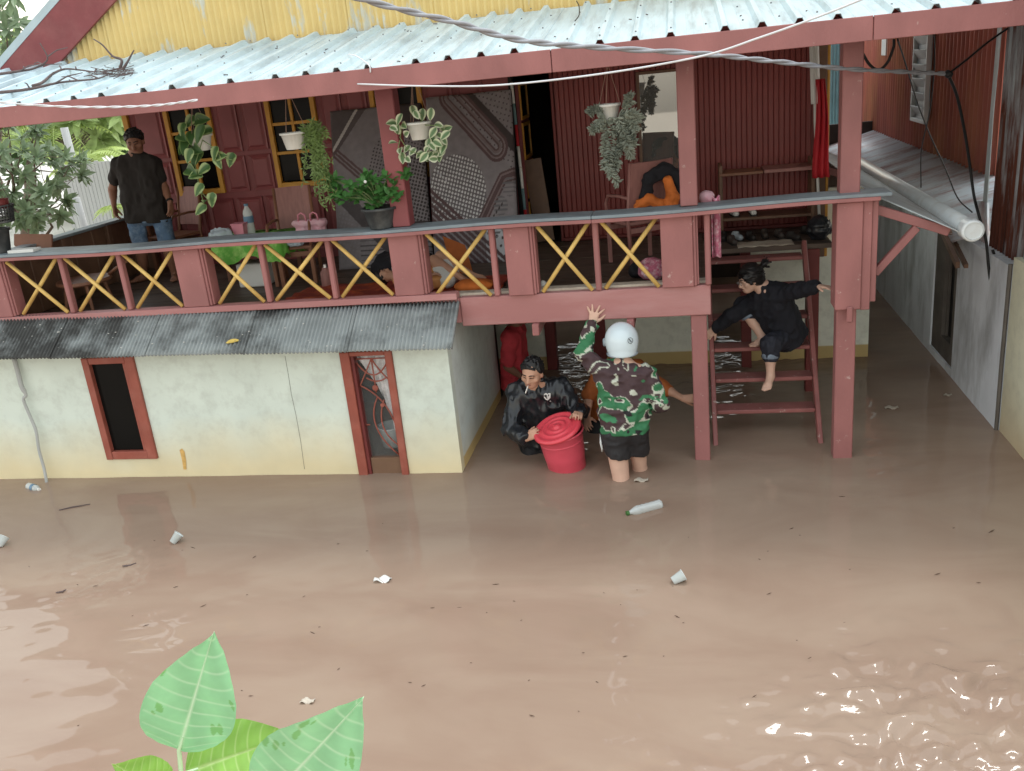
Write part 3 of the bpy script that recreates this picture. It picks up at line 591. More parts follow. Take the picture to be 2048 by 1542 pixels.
def hand(s, wr, d, n, curl=.2, spread=.25, sc=1.0, side=1, thumb=.7):
    """palm and five fingers from the wrist: d along the hand, n out of the back of the hand"""
    d = Vector(d).normalized(); n = Vector(n); n = (n-d*n.dot(d)).normalized(); a = d.cross(n)*side; wr = Vector(wr); kn = []
    for i, (off, l) in enumerate(((-.026, .86), (-.009, 1), (.009, .95), (.025, .78))):
        k = wr + d*(.072*sc) + a*(off*sc); kn.append(k); s.cone(wr+a*(off*.55*sc), k, .0135*sc, .0115*sc, .008)
        p = k; ang = 0; fd = (d + a*(spread*off/.026*.9)).normalized()
        for j, sl in enumerate((.030, .022, .018)):
            ang += curl*(1.0 if j else .7); v = fd*math.cos(ang) - n*math.sin(ang); q = p+v*(sl*l*sc); s.cone(p, q, (.0098-.0012*j)*sc, (.0090-.0014*j)*sc, .004); p = q
    p = wr + d*(.018*sc) - a*(.020*sc); v = (d*.75 - a*thumb - n*(.25+curl*.5)).normalized()
    for j, sl in enumerate((.036, .028, .022)):
        q = p+v*(sl*sc); s.cone(p, q, (.0125-.0015*j)*sc, (.0110-.0018*j)*sc, .006); p = q; v = (v + d*.25 - n*curl*.3).normalized()

def head(s, c, f, u, sc=1.0):
    f = Vector(f).normalized(); u = Vector(u); u = (u-f*u.dot(f)).normalized(); r = f.cross(u); c = Vector(c); ax = (r, f, u)
    P = lambda x, y, z: c+(r*x+f*y+u*z)*sc
    s.ell(P(0, -.010, .022), (.064*sc, .080*sc, .072*sc), ax, .02); s.ell(P(0, .018, -.030), (.052*sc, .056*sc, .062*sc), ax, .02); s.ell(P(0, .045, -.066), (.030*sc, .026*sc, .022*sc), ax, .02)
    s.cone(P(0, .074, .006), P(0, .086, -.022), .008*sc, .0125*sc, .010); s.cone(P(-.012, .074, -.026), P(.012, .074, -.026), .008*sc, .008*sc, .008)
    s.cone(P(-.028, .064, .018), P(.028, .064, .018), .011*sc, .011*sc, .012); s.cone(P(-.015, .068, -.046), P(.015, .068, -.046), .008*sc, .008*sc, .007)
    for e in (-1, 1):
        s.ell(P(e*.040, .045, -.018), (.020*sc, .020*sc, .018*sc), ax, .015); s.ell(P(e*.067, -.008, -.008), (.007*sc, .016*sc, .024*sc), ax, .006)
    return P
def face(par, P, sc=1.0, half=False):
    for e in (-1, 1):
        MB().tube([P(e*.012, .076, .008), P(e*.026, .0735, .010), P(e*.038, .064, .006)], [.003*sc, .0036*sc, .002*sc], 6).build('eye', 'eye_dark', par, smooth=True)
        MB().tube([P(e*.010, .0775, .024), P(e*.026, .0755, .029), P(e*.044, .062, .023)], [.0032*sc, .004*sc, .002*sc], 6).build('eyebrow', 'hair', par, smooth=True)
    MB().tube([P(-.022, .070, -.046), P(-.008, .0765, -.0445), P(.008, .0765, -.0445), P(.022, .070, -.046)], [.002*sc, .0045*sc, .0045*sc, .002*sc], 6).build('mouth', 'lips', par, smooth=True)
def hair_cap(par, P, ax, sc=1.0, low=-.02, fringe=.045, wr=.009, m='hair', seed=1):
    s = SDF(); s.ell(P(0, -.016, .030), (.072*sc, .084*sc, .076*sc), ax, .01)
    r, f, u = ax
    s.cut(P(0, .048, fringe), f*.75-u*.65); s.cut(P(0, -.02, low), f*.45-u*.9)
    rn_ = random.Random(seed)
    for _ in range(60):
        t = rn_.uniform(0, 6.283); k = rn_.uniform(.0, 1)**.6; o = (r*math.cos(t)*k+f*math.sin(t)*k+u*math.sqrt(max(0, 1-k*k))); p = P(0, -.016, .030)+Vector((0, 0, 0))+(r*o.dot(r)*.068+f*o.dot(f)*.080+u*o.dot(u)*.072)*sc
        s.cone(p, p+(o*.6+f*rn_.uniform(.1, .9)-u*.25+r*rn_.uniform(-.4, .4)).normalized()*.013*sc, .006*sc, .002*sc, .004)
    return s.build('hair', m, par, h=.005, wr=wr, wscale=45, wstretch=(1, 1, .5), seed=seed)
def axes(f, u):
    f = Vector(f).normalized(); u = Vector(u); u = (u-f*u.dot(f)).normalized(); return (f.cross(u), f, u)

def body(J, sc=1.0, feet=True, hands=True):
    s = SDF(); v = lambda k: Vector(J[k])
    for a in 'LR':
        i = v('pel').lerp(v('hi'+a), .8); t = v('neck').lerp(v('sh'+a), .62)-(v('neck')-v('pel')).normalized()*.05*sc; mid = i.lerp(t, .5)
        s.chain([i, mid, t], [.082*sc, .078*sc, .080*sc], .05)
        s.chain([v('sh'+a), v('el'+a), v('wr'+a)], [.047*sc, .036*sc, .024*sc], .02); s.cone(v('el'+a).lerp(v('wr'+a), .12), v('el'+a).lerp(v('wr'+a), .45), .037*sc, .030*sc, .02)
        s.cone(t, v('sh'+a), .06*sc, .046*sc, .03); s.cone(v('neck'), v('sh'+a), .035*sc, .04*sc, .03)
        s.chain([v('hi'+a), v('kn'+a), v('an'+a)], [.076*sc, .050*sc, .030*sc], .025); c = v('kn'+a).lerp(v('an'+a), .28); back = J.get('calf'+a); s.cone(v('kn'+a).lerp(v('an'+a), .12), v('kn'+a).lerp(v('an'+a), .5), .050*sc, .040*sc, .02)
        if feet and 'to'+a in J:
            t = v('to'+a); an = v('an'+a); fd = (t-an); side = fd.cross(Vector((0, 0, 1))).normalized()*sc
            s.cone(an, an.lerp(t, .55), .030*sc, .026*sc, .02); s.cone(an-fd.normalized()*.02*sc-Vector((0, 0, .022*sc)), an.lerp(t, .6), .024*sc, .022*sc, .02)
            for k in range(5): o = side*(.026-.013*k); s.cone(an.lerp(t, .6)+o*.8, t+o-fd.normalized()*abs(k-1)*.007*sc, .016*sc, (.0125 if k == 0 else .010)*sc, .006)
        if hands and 'hd'+a in J:
            hd = J['hd'+a]; hand(s, J['wr'+a], hd[0], hd[1], hd[2], hd[3], sc*1.0, hd[4] if len(hd) > 4 else 1, hd[5] if len(hd) > 5 else .7)
    s.chain([v('pel'), v('neck')], [.09*sc, .06*sc], .05)
    s.chain([v('neck'), v('neck').lerp(v('head'), .75)], [.046*sc, .042*sc], .02)
    P = head(s, J['head'], J['hf'], J['hu'], sc)
    return s, P
def shirt(J, sc=1.0, grow=.018, sleeve=(1, 1), hem=None, flare=.02, collar=.03, arm=None):
    s = SDF(); v = lambda k: Vector(J[k]); up = (v('neck')-v('pel')).normalized(); arm = arm if arm is not None else grow
    hemc = v('pel')-up*(hem if hem is not None else .06)
    for a, t in zip('LR', sleeve):
        i = hemc+(v('hi'+a)-v('pel'))*.8; tt = v('neck').lerp(v('sh'+a), .60)-up*.05*sc
        s.chain([i-up*.04, i.lerp(tt, .45), tt], [(.086+grow+flare)*sc, (.080+grow+flare*.4)*sc, (.082+grow*.8)*sc], .05); s.cone(tt, v('sh'+a), (.060+grow*.7)*sc, (.050+arm)*sc, .03); s.cone(v('neck')-up*.012, v('sh'+a), (.036+grow*.3)*sc, (.044+arm*.7)*sc, .03)
        e = v('el'+a); w = v('wr'+a)
        if t <= 1: s.cone(v('sh'+a), v('sh'+a).lerp(e, t), (.048+arm)*sc, (.043+arm)*sc, .02)
        else: s.cone(v('sh'+a), e, (.048+arm)*sc, (.040+arm)*sc, .02); s.cone(e, e.lerp(w, t-1), (.039+arm)*sc, (.030+arm*.9)*sc, .015)
    s.cone(v('pel'), v('neck')-up*.05, (.092+grow)*sc, (.07+grow*.5)*sc, .05)
    if collar: s.cone(v('neck')-up*.02, v('neck')+up*collar, (.058)*sc, (.054)*sc, .012)
    s.cut(hemc, -up); return s
def legs(J, sc=1.0, grow=.014, to=(.5, .5), waist=.02):
    s = SDF(); v = lambda k: Vector(J[k]); up = (v('neck')-v('pel')).normalized()
    for a, t in zip('LR', to):
        h, k, n = v('hi'+a), v('kn'+a), v('an'+a)
        s.cone(v('pel')+up*waist, h, (.088+grow)*sc, (.078+grow)*sc, .04)
        if t <= 1: s.cone(h, h.lerp(k, t), (.078+grow)*sc, (.064+grow*1.3)*sc, .02)
        else: s.cone(h, k, (.078+grow)*sc, (.053+grow)*sc, .02); s.cone(k, k.lerp(n, t-1), (.052+grow)*sc, (.042+grow*1.1)*sc, .02)
    return s
def flat_end(s, J, a, t, seg='leg'):
    pass

# --- soldier with helmet, seen from behind, one hand on the beam
J = dict(pel=(1.255, -.075, .36), hiL=(1.185, -.09, .33), hiR=(1.325, -.06, .335), knL=(1.215, -.13, -.03), anL=(1.225, -.04, -.345), toL=(1.20, .09, -.385), knR=(1.345, .03, -.02), anR=(1.355, .02, -.345), toR=(1.38, .15, -.385),
         neck=(1.265, -.03, .845), shL=(1.115, -.05, .785), shR=(1.425, -.06, .765), elL=(.992, -.03, .935), wrL=(1.055, .115, 1.095), elR=(1.515, -.09, .555), wrR=(1.455, .07, .475),
         head=(1.265, .005, .985), hf=(-.12, 1, -.05), hu=(0, .05, 1), hdL=((.25, .16, 1), (0, -1, .2), .06, .9, -1, .9), hdR=((-.3, 1, 0), (.5, .3, .8), .9, .1, 1))
T = thing('person', 'person in camouflage jacket and white helmet with one hand on the beam', 'person', (1.26, -.05, -.4))
s, P = body(J, 1.0); s.cone(J['hiL'], J['knL'], .082, .057, .02); s.build('body', 'skin_light', T, h=.0075)
def camo(P):
    Q = P*np.array([1, 1, .8]); w = np.stack([vnoise(Q, 9, 31), vnoise(Q, 9, 32), vnoise(Q, 9, 33)], -1)*.09; Q = Q+w
    c = np.tile(np.array(S(72, 54, 57)), (len(P), 1)); n1 = vnoise(Q, 9.5, 41)+.3*vnoise(Q, 24, 42); c[n1 > .66] = S(186, 190, 174); c[n1 > .70] = S(54, 114, 76); n2 = vnoise(Q*np.array([1, 1, 2.0]), 13, 51); c[n2 > .70] = S(190, 194, 178); c[n2 > .80] = S(72, 54, 57); n3 = vnoise(Q, 15, 61); c[n3 > .83] = S(36, 34, 36)
    c[n2 < .24] = S(62, 124, 86); return c
j = shirt(J, .97, .024, (1.92, 1.95), .02, .006, .05, .020); j.build('camouflage_jacket', 'camo', T, h=.0085, wr=.014, wscale=13, wstretch=(1, 1, 1.4), color=camo, seed=3)
lg = legs(J, 1.0, .02, (.50, .42)); lg.cut((1.2, 0, .165), (-.15, 0, -1)); lg.build('shorts', 'shorts_black', T, h=.0085, wr=.006, wscale=16, seed=4)
MB().tube([(1.085, -.085, .33), (1.083, -.13, .28), (1.090, -.135, .24), (1.088, -.10, .20)], .008, 6).build('shorts_stripe', 'white_cloth', T, smooth=True)
HL = thing('helmet', 'white open-face motorcycle helmet on the head of the person in camouflage', 'helmet', (1.265, 0, .93))
hc = Vector((1.265, -.005, 1.005)); r, f, u = axes((-.12, 1, -.05), (0, .05, 1)); s = SDF(); s.ell(hc, (.118, .132, .125), (r, f, u), .01); s.cone(hc-u*.07-f*.03, hc-u*.085-f*.035, .098, .094, .03)
s.cut(hc-u*.100, -u); s.cut(hc+f*.095-u*.05, f*1.0-u*.35)
hs_ = s.build('shell', 'helmet', HL, h=.007)
rim = [hc-u*.094+(r*math.cos(t)*.101+f*(-.012+math.sin(t)*.105)) for t in [math.pi*(.86+1.28*k/24) for k in range(25)]]
MB().tube(rim, .009, 8).build('rim', 'helmet_trim', HL, smooth=True)
for e in (-1,): MB().lathe([(.030, 0), (.030, .012), (.022, .018), (0, .018)], hc+r*e*.112+f*.04-u*.02, r*e, 16).build('visor_pivot', 'helmet_trim', HL, smooth=True)
bc = hc-f*.1225+u*.02+r*.052; bn = (bc-hc); bn = Vector((bn.x/.118**2, bn.y/.132**2, bn.z/.125**2)).normalized(); b1 = bn.cross(u).normalized(); b2 = b1.cross(bn); bc = bc+bn*.004
MB().tube([bc+(b1*math.cos(t)+b2*math.sin(t))*.020 for t in [2*math.pi*k/20 for k in range(21)]], .0016, 5).build('badge_ring', 'black_soft', HL); MB().tube([bc-(b1*.008+b2*.012), bc+(b1*.008+b2*.012)], .0030, 5).build('badge_mark', 'black_soft', HL)
MB().box(0, .014, -.002, .002, 0, .006).mesh
# --- person in black raincoat holding the bucket
J = dict(pel=(.555, .46, .10), hiL=(.62, .45, .08), hiR=(.49, .45, .08), knL=(.66, .28, -.20), anL=(.65, .48, -.345), toL=(.68, .35, -.385), knR=(.46, .28, -.20), anR=(.45, .48, -.345), toR=(.42, .35, -.385),
         neck=(.585, .315, .590), shL=(.755, .35, .530), shR=(.42, .35, .520), elL=(.895, .27, .375), wrL=(.905, .165, .40), elR=(.375, .19, .27), wrR=(.505, .06, .245),
         head=(.570, .222, .705), hf=(-.28, -1, -.25), hu=(0, -.25, 1), hdL=((.06, -.75, .25), (.3, .1, 1), .75, .2, -1, .5), hdR=((.85, -.3, .55), (-.5, -.85, .1), .55, .15, 1, .4))
T = thing('person', 'person in shiny black raincoat with a cigarette, holding the red bucket', 'person', (.55, .4, -.4))
s, P = body(J, 1.0); P = head(s, J['head'], J['hf'], J['hu'], 1.13); s.build('body', 'skin_tan', T, h=.0072); face(T, P, 1.13); ax = axes(J['hf'], J['hu']); hair_cap(T, P, ax, 1.14, -.005, .054, seed=3)
MB().tube([P(.004, .078, -.047), P(.012, .118, -.085)], .0042, 8).build('cigarette', 'cigarette', T, smooth=True)
j = shirt(J, 1.0, .03, (1.9, 1.85), .16, .035, .035, .03); j.build('raincoat', 'raincoat', T, h=.0085, wr=.017, wscale=11, wstretch=(1.6, 1, .8), seed=8)
lg = legs(J, 1.0, .025, (1.9, 1.9)); lg.build('trousers', 'dark_trousers', T, h=.011, wr=.006, seed=9)
ec = Vector((.668, .2265, .452)); en = Vector((.28, -1, .12)).normalized(); e1 = en.cross(Vector((0, 0, 1))).normalized()*-1; e2 = e1.cross(en)*-1
if e2.z < 0: e2 = -e2
EM = ec+en*.0
q = MB(); pts = [(-.021, .022), (-.012, .028), (0, .024), (.012, .028), (.021, .022), (.021, -.006), (.012, -.020), (0, -.028), (-.012, -.020), (-.021, -.006)]
q.add([EM+e1*a+e2*b for a, b in pts], [tuple(range(10))]); EMB = q
# --- woman on the stairs
J = dict(pel=(2.515, .99, .715), hiL=(2.47, .93, .70), hiR=(2.44, 1.03, .71), knL=tuple(W(1541, 688, .73)), anL=tuple(W(1541, 752, .70)), toL=tuple(W(1532, 781, .60)), knR=tuple(W(1487, 612, .98)), anR=tuple(W(1527, 678, .92)), toR=tuple(W(1503, 693, .86)),
         neck=tuple(W(1527, 576, .86)), shL=tuple(W(1562, 585, .82)), shR=tuple(W(1506, 606, .93)), elL=tuple(W(1603, 580, .66)), wrL=tuple(W(1636, 572, .50)), elR=tuple(W(1462, 632, .93)), wrR=tuple(W(1430, 656, .98)),
         head=tuple(W(1499, 560, .83)), hf=(-1, -.38, -.28), hu=(-.25, 0, 1), hdL=((.55, -.55, .02), (0, .2, 1), .12, .25, -1, .5), hdR=((-.55, .1, -.6), (-.2, -.9, .4), .35, .3, 1, .6))
SW = .99
T = thing('person', 'barefoot person in black top with rolled jeans sitting on the wooden stairs', 'person', (2.45, .95, .6))
s, P = body(J, SW); s.build('body', 'skin_light', T, h=.0072); ax = axes(J['hf'], J['hu']); face(T, P, SW)
hr_ = SDF(); r, f, u = ax; hr_.ell(P(0, -.026, .034), (.088*SW, .098*SW, .090*SW), ax, .02); hr_.ell(P(0, -.055, -.005), (.070*SW, .060*SW, .070*SW), ax, .02)
for e in (-1, 1): hr_.cone(P(e*.05, .045, .050), P(e*.068, .020, -.01), .020*SW, .012*SW, .015)
hr_.cut(P(0, .062, .02), f*.9-u*.5)
pt_ = P(0, -.118, .066); hr_.cone(P(0, -.075, .05), pt_, .03*SW, .018*SW, .015)
for k in range(13):
    d = (-f*.9+u*RND.uniform(-.6, .9)+r*RND.uniform(-.7, .7)).normalized(); hr_.cone(pt_, pt_+d*RND.uniform(.05, .085), .014, .004, .006)
hr_.build('hair', 'hair', T, h=.0058, wr=.008, wscale=38, wstretch=(.5, .5, 1.6), seed=5)
MB().lathe([(.024, -.008), (.027, 0), (.024, .008), (.016, .010), (.016, -.010), (.024, -.008)], P(0, -.092, .056), (f*-1+u*.2), 12).build('hair_tie', 'white_cloth', T, smooth=True)
for e in (-1, 1): MB().tube([P(e*.026, .084, .004)+(r*math.cos(t)*.018+u*math.sin(t)*.014) for t in [2*math.pi*k/14 for k in range(15)]], .0017, 5).build('glasses_rim', 'steel', T)
MB().tube([P(.040, .076, .006), P(.066, .02, .010)], .0017, 5).build('glasses_arm', 'steel', T)
j = shirt(J, SW, .026, (1.93, 1.93), .05, .02, .006, .016); j.build('top', 'navy_knit', T, h=.008, wr=.011, wscale=15, wstretch=(1.3, 1.3, .8), seed=12)
lg = legs(J, SW, .020, (1.34, 1.20)); lg.build('jeans', 'denim_dark', T, h=.008, wr=.010, wscale=18, seed=13)
for a, t in (('L', .36), ('R', .26)):
    k, n = Vector(J['kn'+a]), Vector(J['an'+a]); c = k.lerp(n, t); d = (n-k).normalized(); MB().lathe([(.060*SW, -.022), (.066*SW, -.012), (.065*SW, .014), (.058*SW, .02), (.046*SW, .016), (.046*SW, -.02), (.060*SW, -.022)], c, d, 18).build('jeans_cuff', 'denim_cuff', T, smooth=True)
# --- person standing on the veranda
q = lambda x, y, Y=1.62: tuple(W(x, y, Y))
J = dict(pel=q(293, 425), hiL=q(322, 432), hiR=q(270, 434), knL=q(338, 500), anL=(q(345, 552)[0], 1.66, 1.325), toL=(q(360, 566)[0], 1.53, 1.30), knR=q(283, 500), anR=(q(278, 552)[0], 1.70, 1.325), toR=(q(268, 566)[0], 1.58, 1.30),
         neck=q(272, 308), shL=q(308, 325), shR=q(236, 329), elL=q(328, 374, 1.66), wrL=q(340, 404, 1.56), elR=q(225, 378, 1.66), wrR=q(228, 412, 1.56), head=q(270, 284), hf=(.30, -1, -.35), hu=(0, -.2, 1),
         hdL=((.02, -.25, -1), (1, -.2, 0), .35, .15, 1, .4), hdR=((.12, -.25, -1), (-1, -.2, 0), .4, .15, -1, .4))
T = thing('person', 'person in dark polo shirt and denim shorts standing on the veranda', 'person', (J['pel'][0], 1.65, 1.28))
s, P = body(J, .98); P = head(s, J['head'], J['hf'], J['hu'], 1.1); s.build('body', 'skin_brown', T, h=.0075); ax = axes(J['hf'], J['hu']); face(T, P, 1.1); hair_cap(T, P, ax, 1.12, -.01, .045, seed=9)
j = shirt(J, .92, .018, (.62, .62), .085, .022, .03, .014); j.build('polo_shirt', 'polo', T, h=.009, wr=.010, wscale=13, wstretch=(1.3, 1.3, .7), seed=22)
lg = legs(J, .92, .012, (.86, .86), -.02); lg.cut((0, 0, J['pel'][2]-.07), (0, 0, 1)); lg.build('shorts', 'denim', T, h=.009, wr=.007, wscale=14, seed=23)
w0, w1 = Vector(J['elL']), Vector(J['wrL']); MB().lathe([(.031, -.010), (.034, 0), (.031, .010), (.024, .010), (.024, -.010), (.031, -.010)], w0.lerp(w1, .93), (w1-w0), 16).build('wristwatch', 'black_soft', T, smooth=True)
# --- person in red shirt in the passage
q = lambda x, y, Y=1.72: tuple(W(x, y, Y))
J = dict(pel=(.115, 1.74, .13), hiL=(.13, 1.81, .10), hiR=(.13, 1.67, .10), knL=(.16, 1.82, -.16), anL=(.12, 1.82, -.345), toL=(.25, 1.82, -.385), knR=(.18, 1.66, -.16), anR=(.12, 1.66, -.345), toR=(.25, 1.65, -.385),
         neck=(.175, 1.72, .645), shL=(.16, 1.87, .60), shR=(.145, 1.57, .585), elL=(.14, 1.93, .36), wrL=(.26, 1.85, .27), elR=(.115, 1.50, .345), wrR=(.245, 1.52, .22), head=(.235, 1.70, .77), hf=(1, -.15, -.1), hu=(.1, 0, 1),
         hdL=((.7, -.5, -.3), (.3, .8, .3), .4, .15, -1), hdR=((.8, .2, -.5), (.3, -.8, .4), .5, .15, 1))
T = thing('person', 'person in red T-shirt standing in the passage behind the annex wall', 'person', (.13, 1.74, -.4))
s, P = body(J, .98); s.build('body', 'skin_brown', T, h=.008); ax = axes(J['hf'], J['hu']); face(T, P); hair_cap(T, P, ax, 1.0, seed=6)
j = shirt(J, .98, .020, (.80, .80), .06, .02, .01, .024); j.build('t_shirt', 'red_shirt', T, h=.0095, wr=.011, wscale=11, seed=32)
legs(J, .98, .016, (1.9, 1.9)).build('trousers', 'dark_trousers', T, h=.011, seed=33)
# --- person in orange-brown shirt reaching for the stilt
q = lambda x, y, Y=.85: tuple(W(x, y, Y))
J = dict(pel=(1.02, .80, .17), hiL=(1.09, .85, .13), hiR=(.97, .86, .13), knL=(1.12, .72, -.13), anL=(1.10, .86, -.345), toL=(1.10, .73, -.385), knR=(.95, .70, -.13), anR=(.93, .86, -.345), toR=(.91, .73, -.385),
         neck=(1.17, .74, .60), shL=(1.32, .70, .55), shR=(1.03, .72, .53), elL=(1.515, .52, .455), wrL=(1.665, .37, .415), elR=(.93, .66, .36), wrR=(.92, .52, .22), head=(1.20, .68, .755), hf=(.3, -1, -.2), hu=(0, -.1, 1),
         hdL=((.95, -.2, .0), (-.2, -.9, .3), .55, .15, -1, .5), hdR=((.1, -1, -.4), (-.6, -.2, .7), .3, .2, 1))
T = thing('person', 'person in orange-brown shirt reaching an arm towards the red stilt', 'person', (1.05, .8, -.4))
s, P = body(J, .98); s.build('body', 'skin_tan', T, h=.008); ax = axes(J['hf'], J['hu']); face(T, P); hair_cap(T, P, ax, 1.0, seed=7)
j = shirt(J, .98, .020, (1.28, 1.1), .05, .02, .01, .020); j.build('shirt', 'orange_shirt', T, h=.0095, wr=.007, wscale=10, seed=42)
legs(J, .98, .016, (1.9, 1.9)).build('trousers', 'dark_trousers', T, h=.011, seed=43)
# --- child lying on the veranda floor behind the railing
sc = .72; zf = 1.31
J = dict(pel=(-.13, .68, zf+.07), hiL=(-.11, .62, zf+.065), hiR=(-.11, .74, zf+.065), knL=tuple(W(868, 520, .62)), anL=(.055, .60, zf+.035), toL=(.14, .58, zf+.02), knR=tuple(W(880, 512, .78)), anR=(.09, .76, zf+.035), toR=(.17, .77, zf+.02),
         neck=(-.50, .66, zf+.09), shL=(-.46, .56, zf+.075), shR=(-.46, .76, zf+.075), elL=(-.33, .50, zf+.05), wrL=(-.22, .52, zf+.12), elR=(-.35, .83, zf+.06), wrR=(-.26, .78, zf+.15), head=(-.62, .66, zf+.10), hf=(.25, 0, 1), hu=(-1, 0, .2),
         hdL=((.9, .2, .1), (0, 0, 1), .4, .15, 1), hdR=((.9, -.3, .1), (0, 0, 1), .4, .15, -1))
T = thing('person', 'child in peach T-shirt and white shorts lying on the veranda blanket, knees bent', 'person', (-.25, .68, 1.29))
s, P = body(J, sc); s.build('body', 'skin_tan', T, h=.0075); ax = axes(J['hf'], J['hu']); face(T, P, sc); hair_cap(T, P, ax, sc, seed=11)
shirt(J, sc, .02, (.8, .8), .02, .01, .0, .03).build('t_shirt', 'peach_shirt', T, h=.0085, wr=.006, wscale=14, seed=52); legs(J, sc, .02, (.45, .45)).build('shorts', 'white_cloth', T, h=.0085, wr=.005, wscale=14, seed=53)

# ------------------------------------------------------------------ red bucket with its lid
mat('red_plastic', S(214, 82, 98), .32, .05, 6, spec=.5); mat('red_lid', S(218, 74, 86), .28, .04, 6)
BK = thing('red_bucket', 'large red plastic bucket held half in the flood water', 'bucket', (.79, .08, -.12))
bx = Vector((-.11, -.08, 1)).normalized(); b0 = Vector((.805, .105, -.10))
MB().lathe([(0, 0), (.130, 0), (.137, .012), (.150, .20), (.152, .205), (.150, .21), (.158, .315), (.164, .318), (.165, .33), (.160, .335), (.165, .375), (.180, .385), (.183, .395), (.176, .402), (.168, .395), (.155, .22), (.13, .02), (0, .018)], b0, bx, 48).build('pail', 'red_plastic', BK, smooth=True)
r1 = bx.orthogonal().normalized(); r2 = bx.cross(r1)
for e in (-1, 1): MB().box(-.03, .03, -.02, .02, -.02, .02)
LD = thing('bucket_lid', 'round red plastic lid with rings lying askew on the bucket', 'lid', (.77, .07, .27))
ln = Vector((-.25, -.27, 1)).normalized(); lc = b0+bx*.418+Vector((-.012, -.01, .01))
MB().lathe([(0, .026), (.020, .026), (.026, .020), (.030, .012), (.052, .010), (.058, .018), (.066, .018), (.072, .010), (.100, .008), (.106, .016), (.114, .016), (.120, .008), (.150, .006), (.158, .014), (.172, .014), (.186, .004), (.188, -.012), (.182, -.012), (.180, -.002), (.150, -.004), (0, -.004)], lc, ln, 56).build('disc', 'red_lid', LD, smooth=True)
# ------------------------------------------------------------------ mattresses leaning on the wall
mat('mattress', attr=True, rough=.75, var=.10, scale=14); mat('mattress_side', S(58, 52, 54), .8, .15, 8)
def mattress(name, label, xb0, xb1, xt0, xt1, yb, yt, zt, paint, th=.07):
    T = thing(name, label, 'mattress', ((xb0+xb1)/2, yb, 1.285), 'mattresses leaning on the wall')
    B0, B1, T0, T1 = V(xb0, yb, 1.285), V(xb1, yb, 1.285), V(xt0, yt, zt), V(xt1, yt, zt)
    n = (B1-B0).cross(T0-B0).normalized(); n = -n if n.y > 0 else n; nu, nv = 150, 240; m = MB(); cs = []
    for i in range(nu+1):
        for j in range(nv+1):
            a, b = i/nu, j/nv; e = min(a, 1-a, b*1.5, (1-b)*1.5); puff = -.02*max(0, 1-e/.035)**2+.006*math.sin(a*9)*math.sin(b*7)
            m.v.append(tuple((B0*(1-a)+B1*a)*(1-b)+(T0*(1-a)+T1*a)*b + n*puff))
    A, Bv = np.meshgrid(np.arange(nu+1)/nu, np.arange(nv+1)/nv, indexing='ij'); m.c = paint(A.ravel(), 1-Bv.ravel())
    k = nv+1; m.f = [(i*k+j, (i+1)*k+j, (i+1)*k+j+1, i*k+j+1) for i in range(nu) for j in range(nv)]
    m.build('cover', 'mattress', T, smooth=True)
    c = [B0, B1, T1, T0]; g = .012
    MB().add([p+n*-.022 for p in c]+[p-n*th for p in c], [(0, 1, 5, 4), (1, 2, 6, 5), (2, 3, 7, 6), (3, 0, 4, 7), (4, 5, 6, 7)]).build('side_band', 'mattress_side', T)
def seg(s, t, x0, y0, x1, y1):
    dx, dy = x1-x0, y1-y0; q = np.clip(((s-x0)*dx+(t-y0)*dy)/(dx*dx+dy*dy), 0, 1); return np.hypot(s-x0-q*dx, t-y0-q*dy)
def dots(c, s, t, mask, sp, r, col):
    a = (s+t*.35)/sp; b = (t-s*.3)/sp; d = np.hypot(a-np.round(a), b-np.round(b))*sp; c[mask & (d < r)] = col
DK, BR, G1, G2, LT_ = S(66, 58, 60), S(92, 72, 74), S(134, 128, 132), S(128, 124, 127), S(188, 190, 196)
def paint_r(s, v):
    t = v*1.5; c = np.tile(np.array(G1), (len(s), 1)); c[:] *= (.85+.3*v)[:, None]
    low = (t-1.15+(1-s)*.9 > .25) & (s > .62); c[low] = LT_
    dots(c, s, t, low, .075, .014, DK); up = (s*1.05 > t+.30); c[up] = G1; dots(c, s, t, up, .05, .008, DK)
    mid = (np.hypot((s-.32), (t-.88)*1.0) < .34) & (t < 1.15); c[mid] = S(108, 102, 106); dots(c, s, t, mid, .038, .0125, S(206, 206, 208))
    d = seg(s, t, .42, -.05, 1.1, .58); c[d < .055] = DK
    d = seg(s, t, .30, .02, .80, .50)
    for a, w, cc in ((.12, .016, BR), (.085, .012, BR), (.05, .012, S(120, 106, 108)), (.03, .008, BR), (.10, .008, S(126, 112, 114))): c[np.abs(d-a) < w] = cc
    d = seg(s, t, 1.15, .95, .95, .80); d = np.minimum(seg(s, t, .55, 1.20, .86, .78), seg(s, t, .86, .78, 1.2, .70)); c[d < .055] = BR; c[np.abs(d-.028) < .008] = S(128, 112, 114)
    d = seg(s, t, -.1, .95, .75, 1.6)
    for a in (0, .05, .10, .15): c[np.abs(d-a) < .016] = BR
    for k, (x, y) in enumerate(((.82, 1.02), (.72, 1.22), (.92, 1.30), (.93, .86))):
        q = np.hypot(s-x, t-y) < .085; c[q & (np.abs((t*26) % 1-.5) < .22)] = S(110, 108, 112)
    c[(np.abs((t-1.08)+(s-.76)*.95) < .012) & (np.abs(s-.76) < .09) & (np.sin(s*190) > -.2)] = DK; c[(np.abs((t-.70)-(s-.12)*.8) < .012) & (np.abs(s-.14) < .07) & (np.sin(s*200) > 0)] = LT_
    return c
